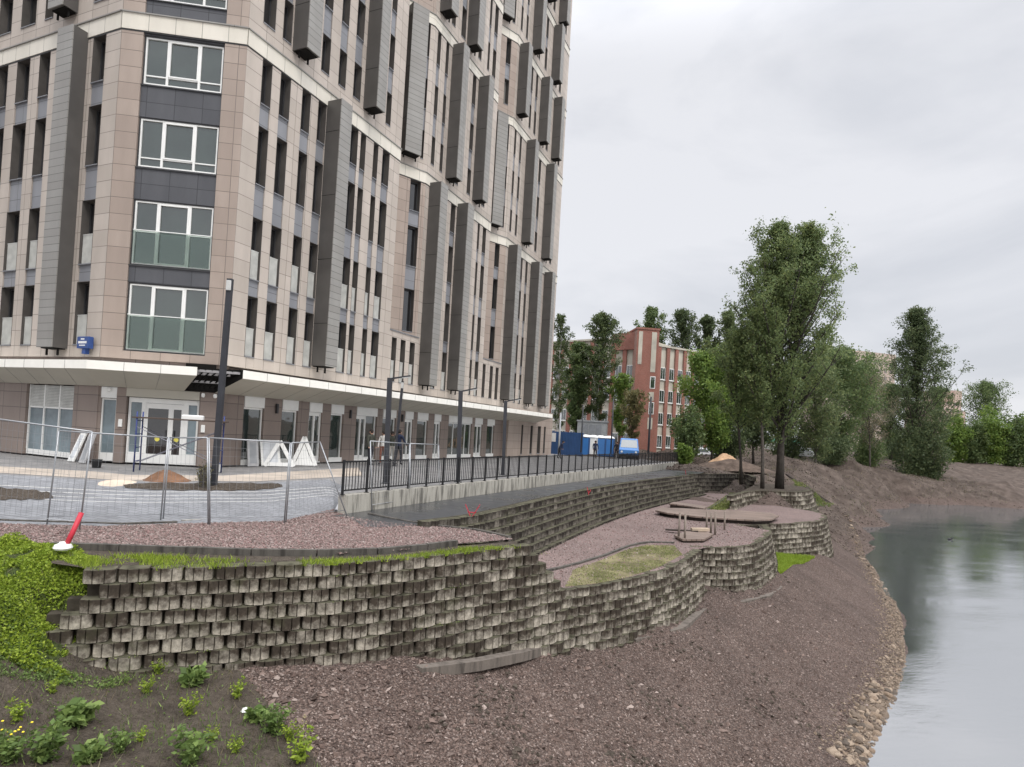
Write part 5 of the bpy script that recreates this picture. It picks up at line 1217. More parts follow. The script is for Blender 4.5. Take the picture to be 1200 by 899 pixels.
# ------------------------------------------------------------------ people
SKIN=simple('skin',(.42,.26,.19),.6,.3); HAIR=simple('dark_hair',(.018,.014,.012),.7,.2)
def cloth(n,c): return bpy.data.materials.get(n) or simple(n,c,.85,.15)
def person(label,px,py,z,h,face,top,legs,pose='stand',extra=None):
    b=np.array(at(px,py,z)) if not isinstance(px,tuple) else np.array(px)
    s=h/1.75
    J={'pel':(0,0,.95),'wst':(0,.0,1.10),'chs':(0,.01,1.32),'nck':(0,.0,1.48),'hd':(0,-.02,1.58),'top':(0,-.01,1.70)}
    armf={'stand':((-.04,-.02),(-.10,-.08)),'hold':((-.12,-.1),(-.3,.05)),'bent':((-.1,-.05),(-.25,.0))}[pose]
    for sd,k in((-1,'l'),(1,'r')):
        st=.05*sd if pose!='stand' else .03*sd
        J['hip'+k]=(.095*sd,0,.92); J['kne'+k]=(.11*sd,-.02+st,.50); J['ank'+k]=(.115*sd,.02+st*1.6,.09); J['toe'+k]=(.13*sd,-.13+st*1.6,.04)
        J['sho'+k]=(.185*sd,.01,1.42); J['elb'+k]=(.25*sd,armf[0][0],1.14); J['wri'+k]=(.235*sd,armf[1][0],.9+max(0,armf[1][1])*2); J['hnd'+k]=(.225*sd,armf[1][0]-.03,.82+max(0,armf[1][1])*2.4)
    rad={'pel':.15,'wst':.135,'chs':.15,'nck':.062,'hd':.092,'top':.075,'hip':.1,'kne':.066,'ank':.048,'toe':.04,'sho':.078,'elb':.052,'wri':.036,'hnd':.042}
    if pose=='bent':
        for k,v in list(J.items()):
            if v[2]>1.0: dz=v[2]-.95; J[k]=(v[0],v[1]-dz*.5,.95+dz*.82)
    names=list(J); E=[('pel','wst'),('wst','chs'),('chs','nck'),('nck','hd'),('hd','top')]
    for k in 'lr': E+=[('pel','hip'+k),('hip'+k,'kne'+k),('kne'+k,'ank'+k),('ank'+k,'toe'+k),('chs','sho'+k),('sho'+k,'elb'+k),('elb'+k,'wri'+k),('wri'+k,'hnd'+k)]
    me=bpy.data.meshes.new('person'); me.from_pydata([J[n] for n in names],[(names.index(a),names.index(c)) for a,c in E],[])
    o=bpy.data.objects.new('tmp',me); col.objects.link(o); sk=o.modifiers.new('s','SKIN'); 
    for i,n in enumerate(names):
        r=rad.get(n,rad.get(n[:3],.05)); me.skin_vertices[0].data[i].radius=(r,r*(.72 if n in('pel','wst','chs') else .95))
    me.skin_vertices[0].data[0].use_root=True
    ss=o.modifiers.new('d','SUBSURF'); ss.levels=2; ss.render_levels=2
    dg=bpy.context.evaluated_depsgraph_get(); me2=bpy.data.meshes.new_from_object(o.evaluated_get(dg)); bpy.data.objects.remove(o)
    for m_ in(top,legs,SKIN,cloth('dark_shoes',(.02,.02,.022))): me2.materials.append(m_)
    for p in me2.polygons:
        c=p.center; hz=c.z
        p.material_index=3 if hz<.1 else (2 if(hz>1.5 and pose!='bent')or(pose=='bent' and hz>1.4) else (1 if hz<.94 and abs(c.x)<.2 else 0))
        if abs(c.x)>.2 and hz<J['wril'][2]-.01 and hz>.6: p.material_index=2
        p.use_smooth=True
    me2.name='person'; e=link_mesh('person',me2); e.location=tuple(b); e.rotation_euler=(0,0,face); e.scale=(s,s,s); tag(e,label,'person')
    hd=J['hd']; m_=MB(); m_.lathe([(.02,.135),(.07,.115),(.102,.06),(.108,0),(.098,-.05)],(hd[0],hd[1]+.022,hd[2]+.02),14); hr=m_.build('hair',extra or HAIR,e,smooth=True)
    m_=MB(); m_.tube([(hd[0],hd[1]-.09,hd[2]+.03),(hd[0],hd[1]-.118,hd[2]-.005)],[.01,.016],6)
    for sx in(-1,1): m_.lathe([(.004,0),(.011,.008),(.004,.016)],(hd[0]+sx*.034,hd[1]-.088,hd[2]+.02),6,1); m_.obox((hd[0]+sx*.1,hd[1]+.01,hd[2]+.005),(1,0,0),(0,1,0),(0,0,1),.012,.018,.03)
    m_.bar((hd[0]-.025,hd[1]-.09,hd[2]-.045),(hd[0]+.025,hd[1]-.09,hd[2]-.045),.008,.008,2)
    m_.build('face',[SKIN,HAIR,cloth('lip',(.3,.12,.1))],e)
    return e
NAVY=cloth('navy_jacket',(.025,.032,.06)); OLIV=cloth('olive_jacket',(.06,.062,.05)); DARKT=cloth('dark_trousers',(.03,.03,.035)); GREYT=cloth('pale_trousers',(.38,.35,.31)); WHT=cloth('white_shirt',(.6,.58,.55)); REDT=cloth('rust_trousers',(.2,.085,.06))
person('person in a navy jacket standing with the back turned by the shop doors',466,545,0,1.8,R(150),NAVY,DARKT,'hold')
person('person in an olive jacket at the left of the group by the shops',433,545.5,0,1.75,R(60),OLIV,DARKT)
person('person in a white top and rust trousers half behind the arm lamp post',448,544.5,0,1.7,R(-20),WHT,REDT)
person('person in a dark jacket and pale trousers between lamp post and navy jacket',458,543.5,0,1.68,R(20),OLIV,GREYT)
person('person in dark blue in front of the blue site fence',655,537.5,-.1,1.68,R(100),NAVY,DARKT,'bent')
person('person in dark clothes beside the portable toilets',697,538,-.1,1.72,R(10),NAVY,DARKT)
person('person in black just left of the blue van',722,537.5,-.1,1.72,R(-40),DARKT,DARKT)
# ------------------------------------------------------------------ scaffold tower with a unit on its deck
MT_SCB=simple('blue_scaffold_paint',(.03,.045,.16),.5,.4,.2); MT_PLY=simple('dark_planks',(.075,.055,.045),.8,.2)
a=np.array(at(160,552,-.04)); b=np.array(at(257,555,-.04)); dv=b-a; L=float(np.linalg.norm(dv)); an=math.atan2(dv[1],dv[0])
sc_=empty('scaffold',tuple(a),an,'blue tubular scaffold with a plank deck in front of the glass entrance','scaffold')
for x,nm in((0,'end_frame'),(L,'end_frame')):
    m_=MB()
    for y in(-.35,.35): m_.tube([(x,y,0),(x,y,2.0)],.024,8)
    for zz in(.35,.8,1.25,1.7): m_.tube([(x,-.35,zz),(x,.35,zz)],.016,6)
    m_.build(nm,MT_SCB,sc_,smooth=True)
m_=MB()
for y in(-.35,.35): m_.tube([(0,y,.3),(L,y,1.5)],.013,6); m_.tube([(0,y,1.5),(L,y,.3)],.013,6)
m_.build('cross_brace',simple('steel_brace',(.16,.16,.19),.5,.4,.3),sc_)
m_=MB()
for y in(-.27,0,.27): m_.cham(-.15,L+.15,y-.12,y+.12,1.78,1.825,.008)
m_.build('deck',MT_PLY,sc_)
un=MB(); un.cham(-.34,.34,-.13,.13,0,.15,.03); o=un.build('air_conditioner',T_WHITE); p=a+dv*.63; o.location=(p[0],p[1],a[2]+1.826); o.rotation_euler=(0,0,an); tag(o,'white air conditioner casing lying on the scaffold deck','air conditioner')
m_=MB(); m_.lathe([(.11,0),(.14,.28),(.15,.3),(.135,.3)],(0,0,0),14); m_.tube([(-.14,0,.28),(0,0,.42),(.14,0,.28)],.006,5,1); o=m_.build('bucket',[T_WHITE,MT_GALV]); o.location=at(254,553,-.04); tag(o,'white bucket standing by the right foot of the scaffold','bucket')
m_=MB(); m_.lathe([(.13,0),(.16,.26),(.17,.28),(.15,.28)],(0,0,0),14); o=m_.build('bucket',MT_BLACK); o.location=at(113,548,-.04); tag(o,'black bucket on the pavement left of the entrance','bucket')
# ------------------------------------------------------------------ doors and frames leaning on the shopfront
def leaning(label,px,py,w_,h,lean,rz,mats,kind='panel',name='door_panel'):
    p=at(px,py,-.035); m_=MB(); e=MB(); c,s=math.cos(R(lean)),math.sin(R(lean))
    def q(x,z,t): return (x,t*c+z*s,z*c-t*s+.02)
    def slab(pts,t0,t1,mi=0):
        n=len(pts); v=[q(x,z,t0) for x,z in pts]+[q(x,z,t1) for x,z in pts]; m_.add(v,[tuple(range(n)),tuple(range(2*n-1,n-1,-1))]+[(i,n+i,n+(i+1)%n,(i+1)%n) for i in range(n)],mi)
    if kind=='panel':
        slab([(-w_/2,0),(w_/2,0),(w_/2,h),(-w_/2,h)],0,.05); slab([(-w_/2+.1,.12),(w_/2-.1,.12),(w_/2-.1,h-.12),(-w_/2+.1,h-.12)],-.006,0,1)
    else:
        t=.16
        for A_,B_ in(((-w_/2,0),(0,h)),((w_/2,0),(0,h)),((-w_/2+.1,.08),(w_/2-.1,.08))):
            d=np.array(B_)-np.array(A_); d/=np.linalg.norm(d); n_=np.array([-d[1],d[0]])*t/2; P=[np.array(A_)-n_,np.array(B_)-n_,np.array(B_)+n_,np.array(A_)+n_]; slab([tuple(x) for x in P],0,.05+.004*abs(d[0]))
        if kind=='fill': slab([(-w_/2+.15,.1),(w_/2-.15,.1),(0,h-.3)],.012,.04)
    o=m_.build(name,mats); o.location=p; o.rotation_euler=(0,0,rz); return tag(o,label,'building panel')
GP=[simple('grey_panel',(.42,.42,.42),.5),simple('grey_panel_infill',(.3,.31,.32),.4)]; WP=[T_WHITE,simple('pale_infill',(.6,.62,.64),.4)]
leaning('white door panel leaning on the shopfront, left of its grey twin',82,541,.42,1.15,20,R(-30),WP); leaning('grey-white door panel leaning just right of the first white one',95,543,.42,1.15,16,R(-30),GP)
leaning('grey panel leaning beside the first shop window',297,547,.5,1.1,8,R(60),GP); leaning('wide white panel leaning behind the triangular frames',318,546.5,.8,1.15,22,R(40),WP)
leaning('open white triangular frame leaning by the second shop window',327,547,1.15,1.1,16,R(25),WP,'tri','window_frame'); leaning('filled white triangular panel leaning by the first white door',356,546,1.0,1.3,16,R(25),WP,'fill','window_frame')
# ------------------------------------------------------------------ heaps of soil and sand
def heap(label,c,rx,ry,h,mat_,name,sd,rz=0,cat='heap'):
    n=40; xs_=np.linspace(-1.25,1.25,n); X,Y=np.meshgrid(xs_,xs_); r=np.hypot(X,Y); Z=np.clip(1-r,-.7,1)**1.0*h+ (vnoise(X*3+sd,Y*3,1.,sd)*.22+vnoise(X*3,Y*3,.4,sd+1)*.12+vnoise(X*3,Y*3,.16,sd+2)*.07)*h*np.clip(1.3-r,0,1)
    V=np.stack([X.ravel()*rx,Y.ravel()*ry,Z.ravel()-.05],1); i=np.arange(n-1); I,J=np.meshgrid(i,i); a=(J*n+I).ravel(); F_=np.stack([a,a+1,a+n+1,a+n],1); F_=F_[r.ravel()[F_].max(1)<1.3]; o=np_mesh(name,V,F_,mat_,smooth=True); zz_=float(hfull(np.array([c[0]]),np.array([c[1]]))[0]); o.location=(c[0],c[1],c[2] if c[1]<30 else min(c[2],max(zz_,-.15))); o.rotation_euler=(0,0,rz); return tag(o,label,cat)
MT_HEAP=simple('brown_earth_heap',(.17,.095,.058),.95,.1,0,.35,3,.6,22); MT_SAND=simple('orange_sand',(.40,.26,.16),.95,.1,0,.25,2,.5,18); MT_DSOIL=simple('dark_heap_soil',(.10,.075,.06),.95,.1,0,.4,2,.6,14)
c=at(195,565,-.1); heap('heap of reddish brown earth on the pavement left of the tall lamp post',(c[0],c[1],-.09),.86,.7,.46,MT_HEAP,'earth_heap',3)
c=atd(855,528,62); heap('big orange sand heap at the far end of the path',(c[0],c[1]+1,c[2]-.55),1.9,1.9,1.3,MT_SAND,'sand_heap',5)
c=atd(858,536,57); heap('dark mound of soil in front of the orange sand heap',(c[0],c[1],c[2]-.45),3.4,1.5,.95,MT_DSOIL,'soil_heap',8)
c=atd(780,525,62); heap('brown heap of rubble right of the thick dark pole',(c[0],c[1],c[2]-.5),2.2,1.2,.8,MT_DSOIL,'rubble_heap',11)
def bedpoly(pts,z): return [at(x,y,z) for x,y in pts]
# planting beds on the ramp: irregular sheets of dark soil
mb=MB()
def bed(label,i0,i1,v0,v1,sd):
    n=26; V=[];F=[]
    for k in range(n):
        i=i0+(i1-i0)*k/(n-1); t=k/(n-1); sh=math.sin(math.pi*min(1,max(0,t*.96+.02)))**.4
        for j in range(7):
            u=(j/6-.5)*sh*(1+.15*math.sin(k*1.7+sd)); V.append(ramp_pt(i,(v0+v1)/2+(v1-v0)*u,.012+(.05 if 0<j<6 and 0<k<n-1 else 0)*random.uniform(.4,1.4)))
    for k in range(n-1):
        for j in range(6): a=k*7+j; F.append((a,a+7,a+8,a+1))
    m_=MB(); m_.add(V,F); o=m_.build('soil_bed',MT_SOIL,None,smooth=True); o['kind']='structure'
def rampindex(px):
    return min(range(41),key=lambda i:abs(600+FOC*float((np.array(ramp_pt(i,.7))-EYE)@CX/((np.array(ramp_pt(i,.7))-EYE)@FW))-px))
bed('',rampindex(150),rampindex(330),.76,.97,1); bed('',rampindex(-100),rampindex(52),.42,.66,2)
c=at(142,564,-.05); heap('pale sand spill at the foot of the brown earth heap',(c[0],c[1],-.055),.7,.5,.13,simple('pale_sand',(.55,.46,.36),.9),'sand_spill',14,cat='sand spill')
# ------------------------------------------------------------------ markers
MT_RED=simple('red_paint',(.50,.03,.05),.5,.4)
b=np.array(at(77,642,-.5)); t=np.array(atd(95.5,601,b[1]+.25)); e=empty('marker_pole',tuple(b),0,'red plastic pole leaning on a white foot in the green ground cover','marker pole')
m_=MB(); m_.tube([(0,0,.03),tuple((t-b)*.5),tuple(t-b)],[.043,.043,.043],12); m_.build('pole',MT_RED,e,smooth=True)
m_=MB(); m_.lathe([(.13,-.03),(.15,.0),(.13,.05),(.065,.08),(.06,.1)],(-.05,0,0),14); m_.build('base',simple('white_plastic',(.75,.75,.72),.5),e)
def stake(label,lines,z,foot):
    b=np.array(at(*foot,z)); m_=MB()
    for q0,q1 in lines: m_.bar(np.array(atd(*q0,b[1]))-b,np.array(atd(*q1,b[1]))-b,.035,.02)
    o=m_.build('survey_stake',MT_RED); o.location=tuple(b); tag(o,label,'stake')
stake('pair of red stakes forming a V on top of the stepped wall',[((545.5,591),(551.5,606)),((562.5,591.5),(553,606)),((548,600),(558,601))],-.5,(552,606))
stake('single red stake on the stepped wall, farther along the path',[((688,570.5),(690,580)),((692.5,574),(690,578))],-.5,(690,580))
stake('tiny red stake near the far end of the path',[((803,551),(804,557))],-.5,(804,557))
# paint can on the path
m_=MB(); m_.cham(-.1,.1,-.07,.07,0,.17,.03); o=m_.build('plastic_bag',T_WHITE); o.location=at(451,592,-.595); tag(o,'small white bag lying against the parapet','bag')
# ------------------------------------------------------------------ timber decks and posts on the terrace
MT_DECK=m_paving('weathered_deck_boards',(.17,.125,.1),(.225,.17,.14),(.045,.034,.028),4.,.14,R(20)); MT_DECKS=simple('dark_deck_underside',(.05,.04,.035),.9,.1); MT_POST=simple('weathered_post_wood',(.22,.185,.155),.85,.1,0,.2,6)
def deck(label,pts,z,h):
    P=[at(x,y,z)[:2] for x,y in pts]; m_=MB(); m_.prism(P,z-.07,z,0); c=np.mean(P,0); Q=[tuple(c+(np.array(p)-c)*.93) for p in P]; m_.prism(Q,z-h,z-.071,1)
    o=m_.build('timber_deck',[MT_DECK,MT_DECKS]); tag(o,label,'deck')
deck('long curved timber deck on the terrace above the rounded bastion',[(768,598),(782,601),(815,605),(850,607.5),(885,609.5),(905,608.5),(913,604.5),(903,601),(870,598.5),(835,597.5),(800,595.5),(775,595)],ZT+.24,.34)
deck('thin timber step behind the curved deck',[(784,590),(800,592),(825,596),(829,593.5),(810,590.5),(790,588)],ZT+.26,.3)
deck('small round timber platform edge between the posts',[(790,627),(800,632),(825,632),(836,626),(826,622.5),(805,622.5)],ZT+.14,.14)
for i,(f,t) in enumerate((((795,633),(797,601)),((802.5,635),(803.2,602)),((828,622),(828.5,600)),((833,626),(833.5,601)),((838,627),(838.6,600)),((849,621),(849.6,600)))):
    b=np.array(at(*f,ZT)); tp=np.array(atd(*t,b[1])); m_=MB(); m_.tube([(0,0,-.1),tuple(tp-b)],[.045,.04],8); o=m_.build('timber_post',MT_POST,None,smooth=True); o.location=tuple(b); tag(o,['leftmost upright timber post on the terrace','second timber post from the left on the terrace','third post, at the left of the four by the round platform','fourth post from the left, just left of the tallest of the right group','fifth post from the left on the terrace','rightmost upright timber post on the terrace'][i],'post')
m_=MB(); b=np.array(at(800,625,ZT)); m_.bar((-.7,.1,.1),(.55,-.3,.16),.22,.05); o=m_.build('plank',MT_DECKS); o.location=tuple(b); tag(o,'dark plank lying between the two left posts','plank')
m_=MB(); m_.bar((-.35,0,.07),(.4,.1,.09),.2,.12); o=m_.build('plank',simple('pale_plank',(.45,.36,.27),.8)); o.location=at(820,623,ZT+.14); tag(o,'short pale plank lying on the round platform','plank')
m_=MB(); m_.bar(at(922,556,-.8),at(948,574,-1.55),.25,.16); m_.bar(at(948,574,-1.55),at(985,598,-4.1),.25,.16); o=m_.build('timber_edging',MT_DECKS); tag(o,'dark timber edging running down the bank beside the grass','edging')
# ------------------------------------------------------------------ things at the far end of the street
MT_BLUE=simple('blue_sheet_metal',(.035,.09,.22),.5,.4,0,.12,1.); MT_BLUE2=simple('blue_van_paint',(.045,.17,.43),.35,.5,0,.06); MT_GREYM=simple('grey_metal_cladding',(.27,.28,.28),.5,.3)
c0=np.array(atd(643,528,63)); c1=np.array(atd(681,529,60)); e=empty('site_fence',(c0[0],c0[1],-.1),math.atan2(c1[1]-c0[1],c1[0]-c0[0]),'blue sheet metal site fence beyond the end of the tower','fence'); L=float(np.hypot(*(c1-c0)[:2])); hh=float(c0[2]+2.35+.1)
m_=MB(); x=0
while x<L: m_.box(x,x+.1,-.03,0,.05,2.35); m_.box(x+.1,x+.2,-.005,.025,.05,2.35); x+=.2
m_.build('sheeting',MT_BLUE,e)
for x in(0,L/2,L): m_=MB(); m_.box(x-.05,x+.05,.03,.13,0,2.4); m_.build('post',MT_GREYM,e)
m_=MB(); m_.box(.2,.9,-.05,-.032,1.3,2.2); m_.build('notice_board',T_WHITE,e)
c=np.array(atd(693,528,70)); e=empty('transformer_booth',(c[0],c[1],-.1),R(-12),'grey metal booth behind the portable toilets','booth')
m_=MB(); m_.box(-1.65,1.65,-1,1,0,3.7); m_.box(-1.75,1.75,-1.1,1.1,3.7,3.85); m_.build('cabin',MT_GREYM,e)
for x in(-.75,.0,.75): m_=MB(); m_.box(x-.33,x+.33,-1.03,-1.003,1.2,3.4); m_.build('door',simple('booth_door',(.2,.21,.22),.5) if 'booth_door' not in bpy.data.materials else bpy.data.materials['booth_door'],e)
tl=['leftmost portable toilet, standing against the blue fence','second portable toilet, pale fronted, from the blue fence','third portable toilet from the blue fence','portable toilet nearest the blue van']
for i,px in enumerate((686,694.5,703.5,713)):
    c=np.array(atd(px,529,64)); e=empty('portable_toilet',(c[0],c[1],-.12),R(-18+6*i),tl[i],'portable toilet','portable toilets'); m_=MB(); m_.box(-.52,.52,-.55,.55,.08,1.95); m_.build('cabin',MT_BLUE if i!=1 else simple('pale_cabin',(.5,.52,.52),.5),e)
    m_=MB(); m_.lathe([(.62,0),(.6,.08),(.42,.22),(.15,.28)],(0,0,1.95),14); m_.build('roof',T_WHITE,e,smooth=True); m_=MB(); m_.cham(-.36,.36,-.58,-.552,.15,1.85,.02); m_.build('door',MT_BLUE2 if i!=1 else T_WHITE,e); m_=MB(); m_.box(-.5,.5,-.5,.5,0,.08); m_.build('base',MT_BLACK,e)
# vehicles: profile extruded across the width, wheels, glass, lamps
MT_TYRE=simple('tyre_rubber',(.015,.015,.016),.85,.1); MT_RIM=simple('wheel_rim',(.35,.35,.36),.4,.5,.5); MT_HEAD=simple('headlamp',(.7,.7,.68),.15,.6)
def vehicle(name,label,cat,loc,rz,body,prof,Wd,glass_side,glass_front,wheels,lights,group=None):
    e=empty(name,loc,rz,label,cat,group); m_=MB(); n=len(prof); s=Wd/2
    # body: side profile (x forward, z), narrowed towards the roof
    def yy(z): return s*(1-.10*max(0,(z-.95))/.9)
    v=[(x,-yy(z),z) for x,z in prof]+[(x,yy(z),z) for x,z in prof]
    m_.add(v,[tuple(range(n-1,-1,-1)),tuple(range(n,2*n))]+[(i,(i+1)%n,n+(i+1)%n,n+i) for i in range(n)]); b=m_.build('body',body,e)
    bv=b.modifiers.new('b','BEVEL'); bv.width=.06; bv.segments=2; bv.limit_method='ANGLE'
    for gs in glass_side:
        for sd in(-1,1): m_=MB(); pts=[(x,sd*(yy(z)+.012),z) for x,z in gs]; m_.add(pts,[tuple(range(len(pts)))]); m_.build('side_window',T_GLASSK,e)
    for (x0,z0,x1,z1,k) in glass_front:
        m_=MB(); nx,nz=(z1-z0),-(x1-x0); l=math.hypot(nx,nz); nx,nz=nx/l*.014,nz/l*.014; 
        if k<0: nx,nz=-abs(nx),abs(nz)
        else: nx,nz=abs(nx),abs(nz)
        m_.add([(x0+nx,-yy(z0)*.88,z0+nz),(x0+nx,yy(z0)*.88,z0+nz),(x1+nx,yy(z1)*.86,z1+nz),(x1+nx,-yy(z1)*.86,z1+nz)],[(0,1,2,3)]); m_.build('windscreen' if k>0 else 'rear_window',T_GLASSK,e)
    for wx,wr in wheels:
        for sd in(-1,1):
            m_=MB(); q=[(wx,sd*(s-.2),wr),(wx,sd*(s+.015),wr)]; m_.tube(q,wr,18); w_=m_.build('wheel',MT_TYRE,e); m_=MB(); m_.tube([(wx,sd*(s+.0),wr),(wx,sd*(s+.03),wr)],wr*.6,14); m_.build('rim',MT_RIM,w_)
    for lx,lz in lights:
        for sd in(-1,1): m_=MB(); m_.lathe([(.02,0),(.1,.02),(.11,.05)],(0,0,0),10); o=m_.build('headlight',MT_HEAD,e); o.location=(lx,sd*(s-.28),lz); o.rotation_euler=(0,R(90 if lx>0 else -90),0)
    m_=MB(); fx=max(x for x,z in prof); m_.cham(fx-.06,fx+.05,-s+.05,s-.05,.28,.45,.02); m_.build('bumper',MT_BLACK,e)
    return e
VAN=[(-2.3,.35),(2.1,.35),(2.3,.5),(2.3,.95),(1.75,1.12),(1.05,1.98),(.8,2.08),(-2.1,2.08),(-2.3,1.9)]
CAR=[(-2.1,.3),(2.05,.3),(2.15,.45),(2.12,.7),(1.2,.88),(.45,1.4),(.2,1.45),(-1.1,1.45),(-1.5,1.38),(-2.05,.98),(-2.15,.6)]
c=atd(741,530,61); vehicle('parked_van','blue van parked facing the camera at the end of the street','van',(c[0],c[1]+2,-.12),R(-100),MT_BLUE2,VAN,1.95,[[(.95,1.15),(1.45,1.15),(.95,1.8),(.3,1.8),(.3,1.15)],[(.2,1.15),(.2,1.8),(-1.9,1.8),(-1.9,1.15)]],[(1.72,1.16,1.1,1.92,1)],[(1.45,.36),(-1.45,.36)],[(2.3,.75)])
for px,d,rz,lab in((820,86,20,'white car at the far left of the parked cars, under the bright maple'),(833,88,15,'white car parked right of the first, behind the sand heap'),(946,88,60,'white car parked on the bank behind the tallest poplar trunk')):
    c=atd(px,529,d); vehicle('parked_car',lab,'car',(c[0],c[1],float(c[2])-(.9 if d<80 else 1.)),R(rz),simple('white_car_paint',(.7,.71,.72),.3,.5,0,.03) if 'white_car_paint' not in bpy.data.materials else bpy.data.materials['white_car_paint'],CAR,1.75,[[(.95,.92),(.42,1.34),(-1.05,1.36),(-1.5,.98)]],[(1.18,.92,.5,1.36,1),(-2.0,1.02,-1.5,1.36,-1)],[(1.3,.32),(-1.3,.32)],[(2.1,.62)],'white cars beyond the sand heap')
c=np.array(atd(918,524,100)); e=empty('kiosk',(c[0],c[1],c[2]-1.2),R(10),'low kiosk with a green roof among the trees behind the poplar','kiosk')
m_=MB(); m_.box(-2.6,2.6,-1.2,1.2,0,1.9); m_.build('cabin',T_WHITE,e); m_=MB(); m_.add([(-2.9,-1.5,1.9),(2.9,-1.5,1.9),(2.9,1.5,1.9),(-2.9,1.5,1.9),(-2.6,0,2.5),(2.6,0,2.5)],[(0,1,5,4),(2,3,4,5),(0,4,3),(1,2,5),(0,3,2,1)]); m_.build('roof',simple('green_roof',(.05,.28,.17),.5),e)
# ------------------------------------------------------------------ brick building
BRK=NT('red_brick'); bt_=BRK.new('ShaderNodeTexBrick'); mp_=BRK.new('ShaderNodeMapping'); mp_.inputs['Rotation'].default_value=(R(-90),0,0); BRK.link(BRK.coord(),mp_.inputs[0]); BRK.link(mp_.outputs[0],bt_.inputs['Vector']); bt_.inputs['Scale'].default_value=1; bt_.inputs['Brick Width'].default_value=.25; bt_.inputs['Row Height'].default_value=.075; bt_.inputs['Mortar Size'].default_value=.006
bt_.inputs['Color1'].default_value=(.255,.095,.07,1); bt_.inputs['Color2'].default_value=(.30,.12,.09,1); bt_.inputs['Mortar'].default_value=(.33,.25,.21,1); BRICK=BRK.set(BRK.mix(1.,bt_.outputs['Color'],BRK.ramp(BRK.noise(.3,5,.6),[(.3,.8),(.7,1.12)]),'MULTIPLY'),.85,.2)
PALE=simple('pale_render_panels',(.47,.44,.37),.8,.2,0,.18,.6)
br=empty('brick_building',(0,0,0),0,'four-storey red brick building with pale panels between brick pilasters, half hidden by trees','building')
def bput(m_,name,mats,o,rz,par=None):
    x=m_.build(name,mats,par if par is not None else br)
    if par is None: x.location=(o[0],o[1],0); x.rotation_euler=(0,0,rz)
    return x
def wing(pa,pb,H_,cols_w,pil,winw,rows,zb=-.3,x0=0.,brickend=0.,depth_=12,winoff=0.):
    a=np.array(pa[:2]);b=np.array(pb[:2]); L=float(np.hypot(*(b-a))); rz=math.atan2(b[1]-a[1],b[0]-a[0])
    m_=MB(); m_.box(0,L,.25,depth_,zb,H_); bput(m_,'wall',[PALE],a,rz)
    n=int((L-brickend)/cols_w); pl_=MB(); pl_.box(0,.3,0,.25,zb,H_) 
    for i in range(n+1):
        x=brickend+i*cols_w; m2=MB(); m2.box(x,x+pil,-.0,.249,zb,H_+.02); bput(m2,'pilaster',[BRICK],a,rz)
        if i==n: break
        for k in range(rows):
            z0=.9+k*3.25; xa=x+pil+(cols_w-pil-winw)/2; f=MB()
            f.box(xa,xa+winw,.12,.249,z0,z0+1.75,0)
            w_=bput(f,'window',[T_WHITE],a,rz); g=MB(); t=.09
            g.box(xa+t,xa+winw*.5-.03,.105,.119,z0+t,z0+1.75-t); g.box(xa+winw*.5+.03,xa+winw-t,.105,.119,z0+t,z0+1.75-t); bput(g,'pane',[T_GLASSK],a,rz,w_)
            s_=MB(); s_.box(xa-.06,xa+winw+.06,.05,.12,z0-.08,z0-.002); bput(s_,'sill',[T_WHITE],a,rz,w_)
    m2=MB(); m2.box(-.1,L+.1,-.08,depth_,H_+.02,H_+.28); bput(m2,'roof',[PALE if rows<5 else T_FINF],a,rz)
A0=np.array(atd(767,500,87)); A1=np.array(atd(850,500,95)); B0=np.array(atd(714,500,86)); L0=np.array(atd(640,500,96)); L1=np.array(atd(742,500,86.2))
wing(A0,A1,15.3,1.75,.62,1.0,4); wing(L0,L1,16.2,1.85,.6,1.05,4)
pa=np.array(atd(712,500,88.9))[:2]; pb=L1[:2]; rzp=math.atan2(pb[1]-pa[1],pb[0]-pa[0]); m_=MB(); m_.box(0,float(np.hypot(*(pb-pa))),-.12,6,14.6,17.0); bput(m_,'parapet',[BRICK],pa,rzp)
C0=np.array(atd(741,500,85.2)); C1=np.array(atd(767,500,85.5)); a=C0[:2]; b=C1[:2]; rz=math.atan2(b[1]-a[1],b[0]-a[0]); L=float(np.hypot(*(b-a)))
m_=MB(); m_.box(0,L,0,11,-.3,17.3); m_.box(-.1,L+.1,-.1,11.1,17.3,17.55); bput(m_,'stair_tower',[BRICK],a,rz)
for x0,x1,z0,z1 in((.25,.8,12.4,17.0),(L-1.05,L-.35,11.4,17.0),(L-1.05,L-.35,7.4,8.6),(L-1.05,L-.35,3.4,5.)): m_=MB(); m_.box(x0,x1,-.04,-.002,z0,z1); bput(m_,'pale_strip',[PALE],a,rz)
m_=MB(); aw=L1[:2]; dw=(L1-L0)[:2]/np.hypot(*(L1-L0)[:2]); 
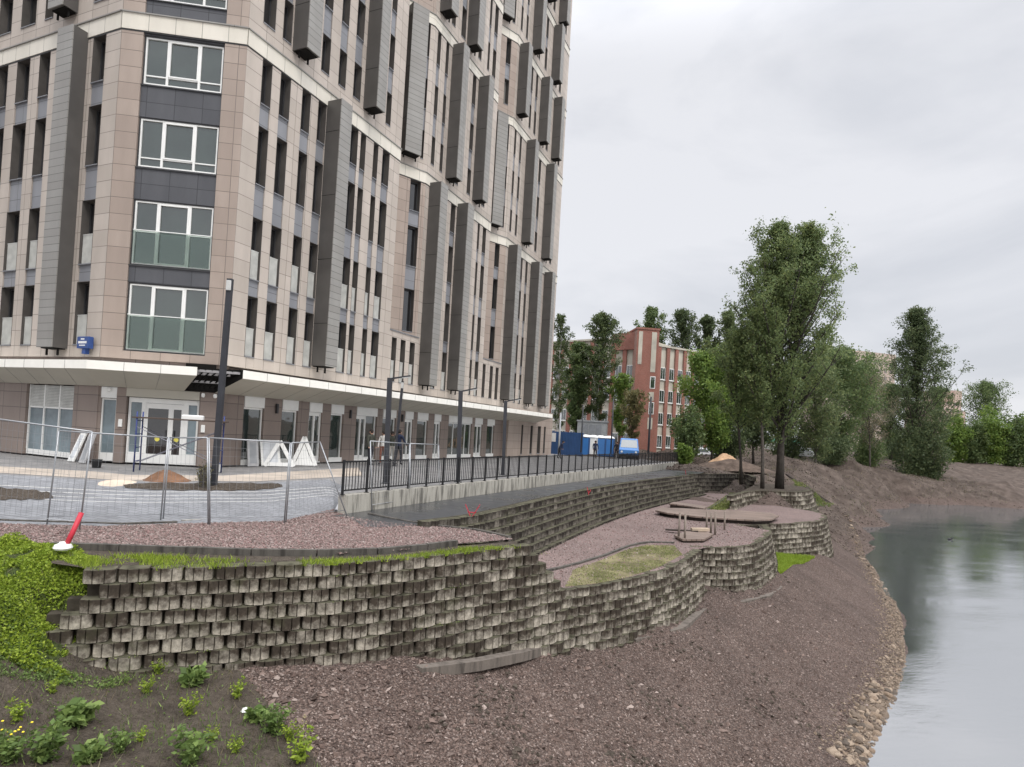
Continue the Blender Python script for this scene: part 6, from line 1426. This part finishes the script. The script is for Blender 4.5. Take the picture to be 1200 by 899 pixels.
for x,z in((L-1.0,9.1),(L-1.0,5.5)):
    m_=MB(); m_.box(x,x+.75,-.05,-.003,z,z+1.7); w_=bput(m_,'window',[T_WHITE],a,rz); m_=MB(); m_.box(x+.09,x+.66,-.062,-.051,z+.09,z+1.6); bput(m_,'pane',[T_GLASSK],a,rz,w_)
# ------------------------------------------------------------------ far towers
def far_tower(label,px0,px1,ytop,d,c,steps):
    a=np.array(atd(px0,500,d))[:2]; b=np.array(atd(px1,500,d*1.04))[:2]; rz=math.atan2(b[1]-a[1],b[0]-a[0]); L=float(np.hypot(*(b-a))); H_=atd((px0+px1)/2,ytop,d)[2]
    e=empty('apartment_building',(a[0],a[1],0),rz,label,'building'); m_=MB()
    for i,(u0,u1,dh) in enumerate(steps): m_.box(L*u0,L*u1,.05*i,14-.05*i,-1,H_-dh)
    m_.build('wall',simple(label[:12]+'_render',c,.8,.2,0,.12,.1),e); m_=MB(); g=MB()
    for k in range(int(H_/3.)):
        for i in range(int(L/3.)):
            x=.8+i*3.; m_.box(x,x+1.5,-.06,-.003,k*3.+.9,k*3.+2.4)
    m_.build('windows',bpy.data.materials.get('far_window') or simple('far_window',(.24,.21,.2),.4,.3),e)['kind']='stuff'
    m_=MB(); 
    for u in(.12,.45,.8): m_.box(L*u,L*u+1.6,4,6,H_-1,H_+1.6)
    m_.build('roof_box',PALE,e)
far_tower('distant pale pink apartment block between the poplar and the waterside tree',966,1046,411,260,(.50,.41,.35),[(0,1,0),(.45,1,-.8),(.0,.2,1.2)])
far_tower('distant stepped pink building right of the waterside tree',1098,1131,466,270,(.52,.40,.34),[(0,1,5),(.0,.8,2.),(.6,.84,-4)])
# bird on the water
m_=MB(); m_.lathe([(.02,-.02),(.12,.03),(.13,.08),(.05,.14)],(0,0,0),10); m_.tube([(.1,0,.1),(.16,0,.2),(.2,0,.22)],[.04,.035,.02],6); o=m_.build('duck',MT_BLACK,None,smooth=True); o.location=at(1113,632.5,ZW); o.scale=(1.6,1,1); tag(o,'small dark duck swimming on the open water','duck')
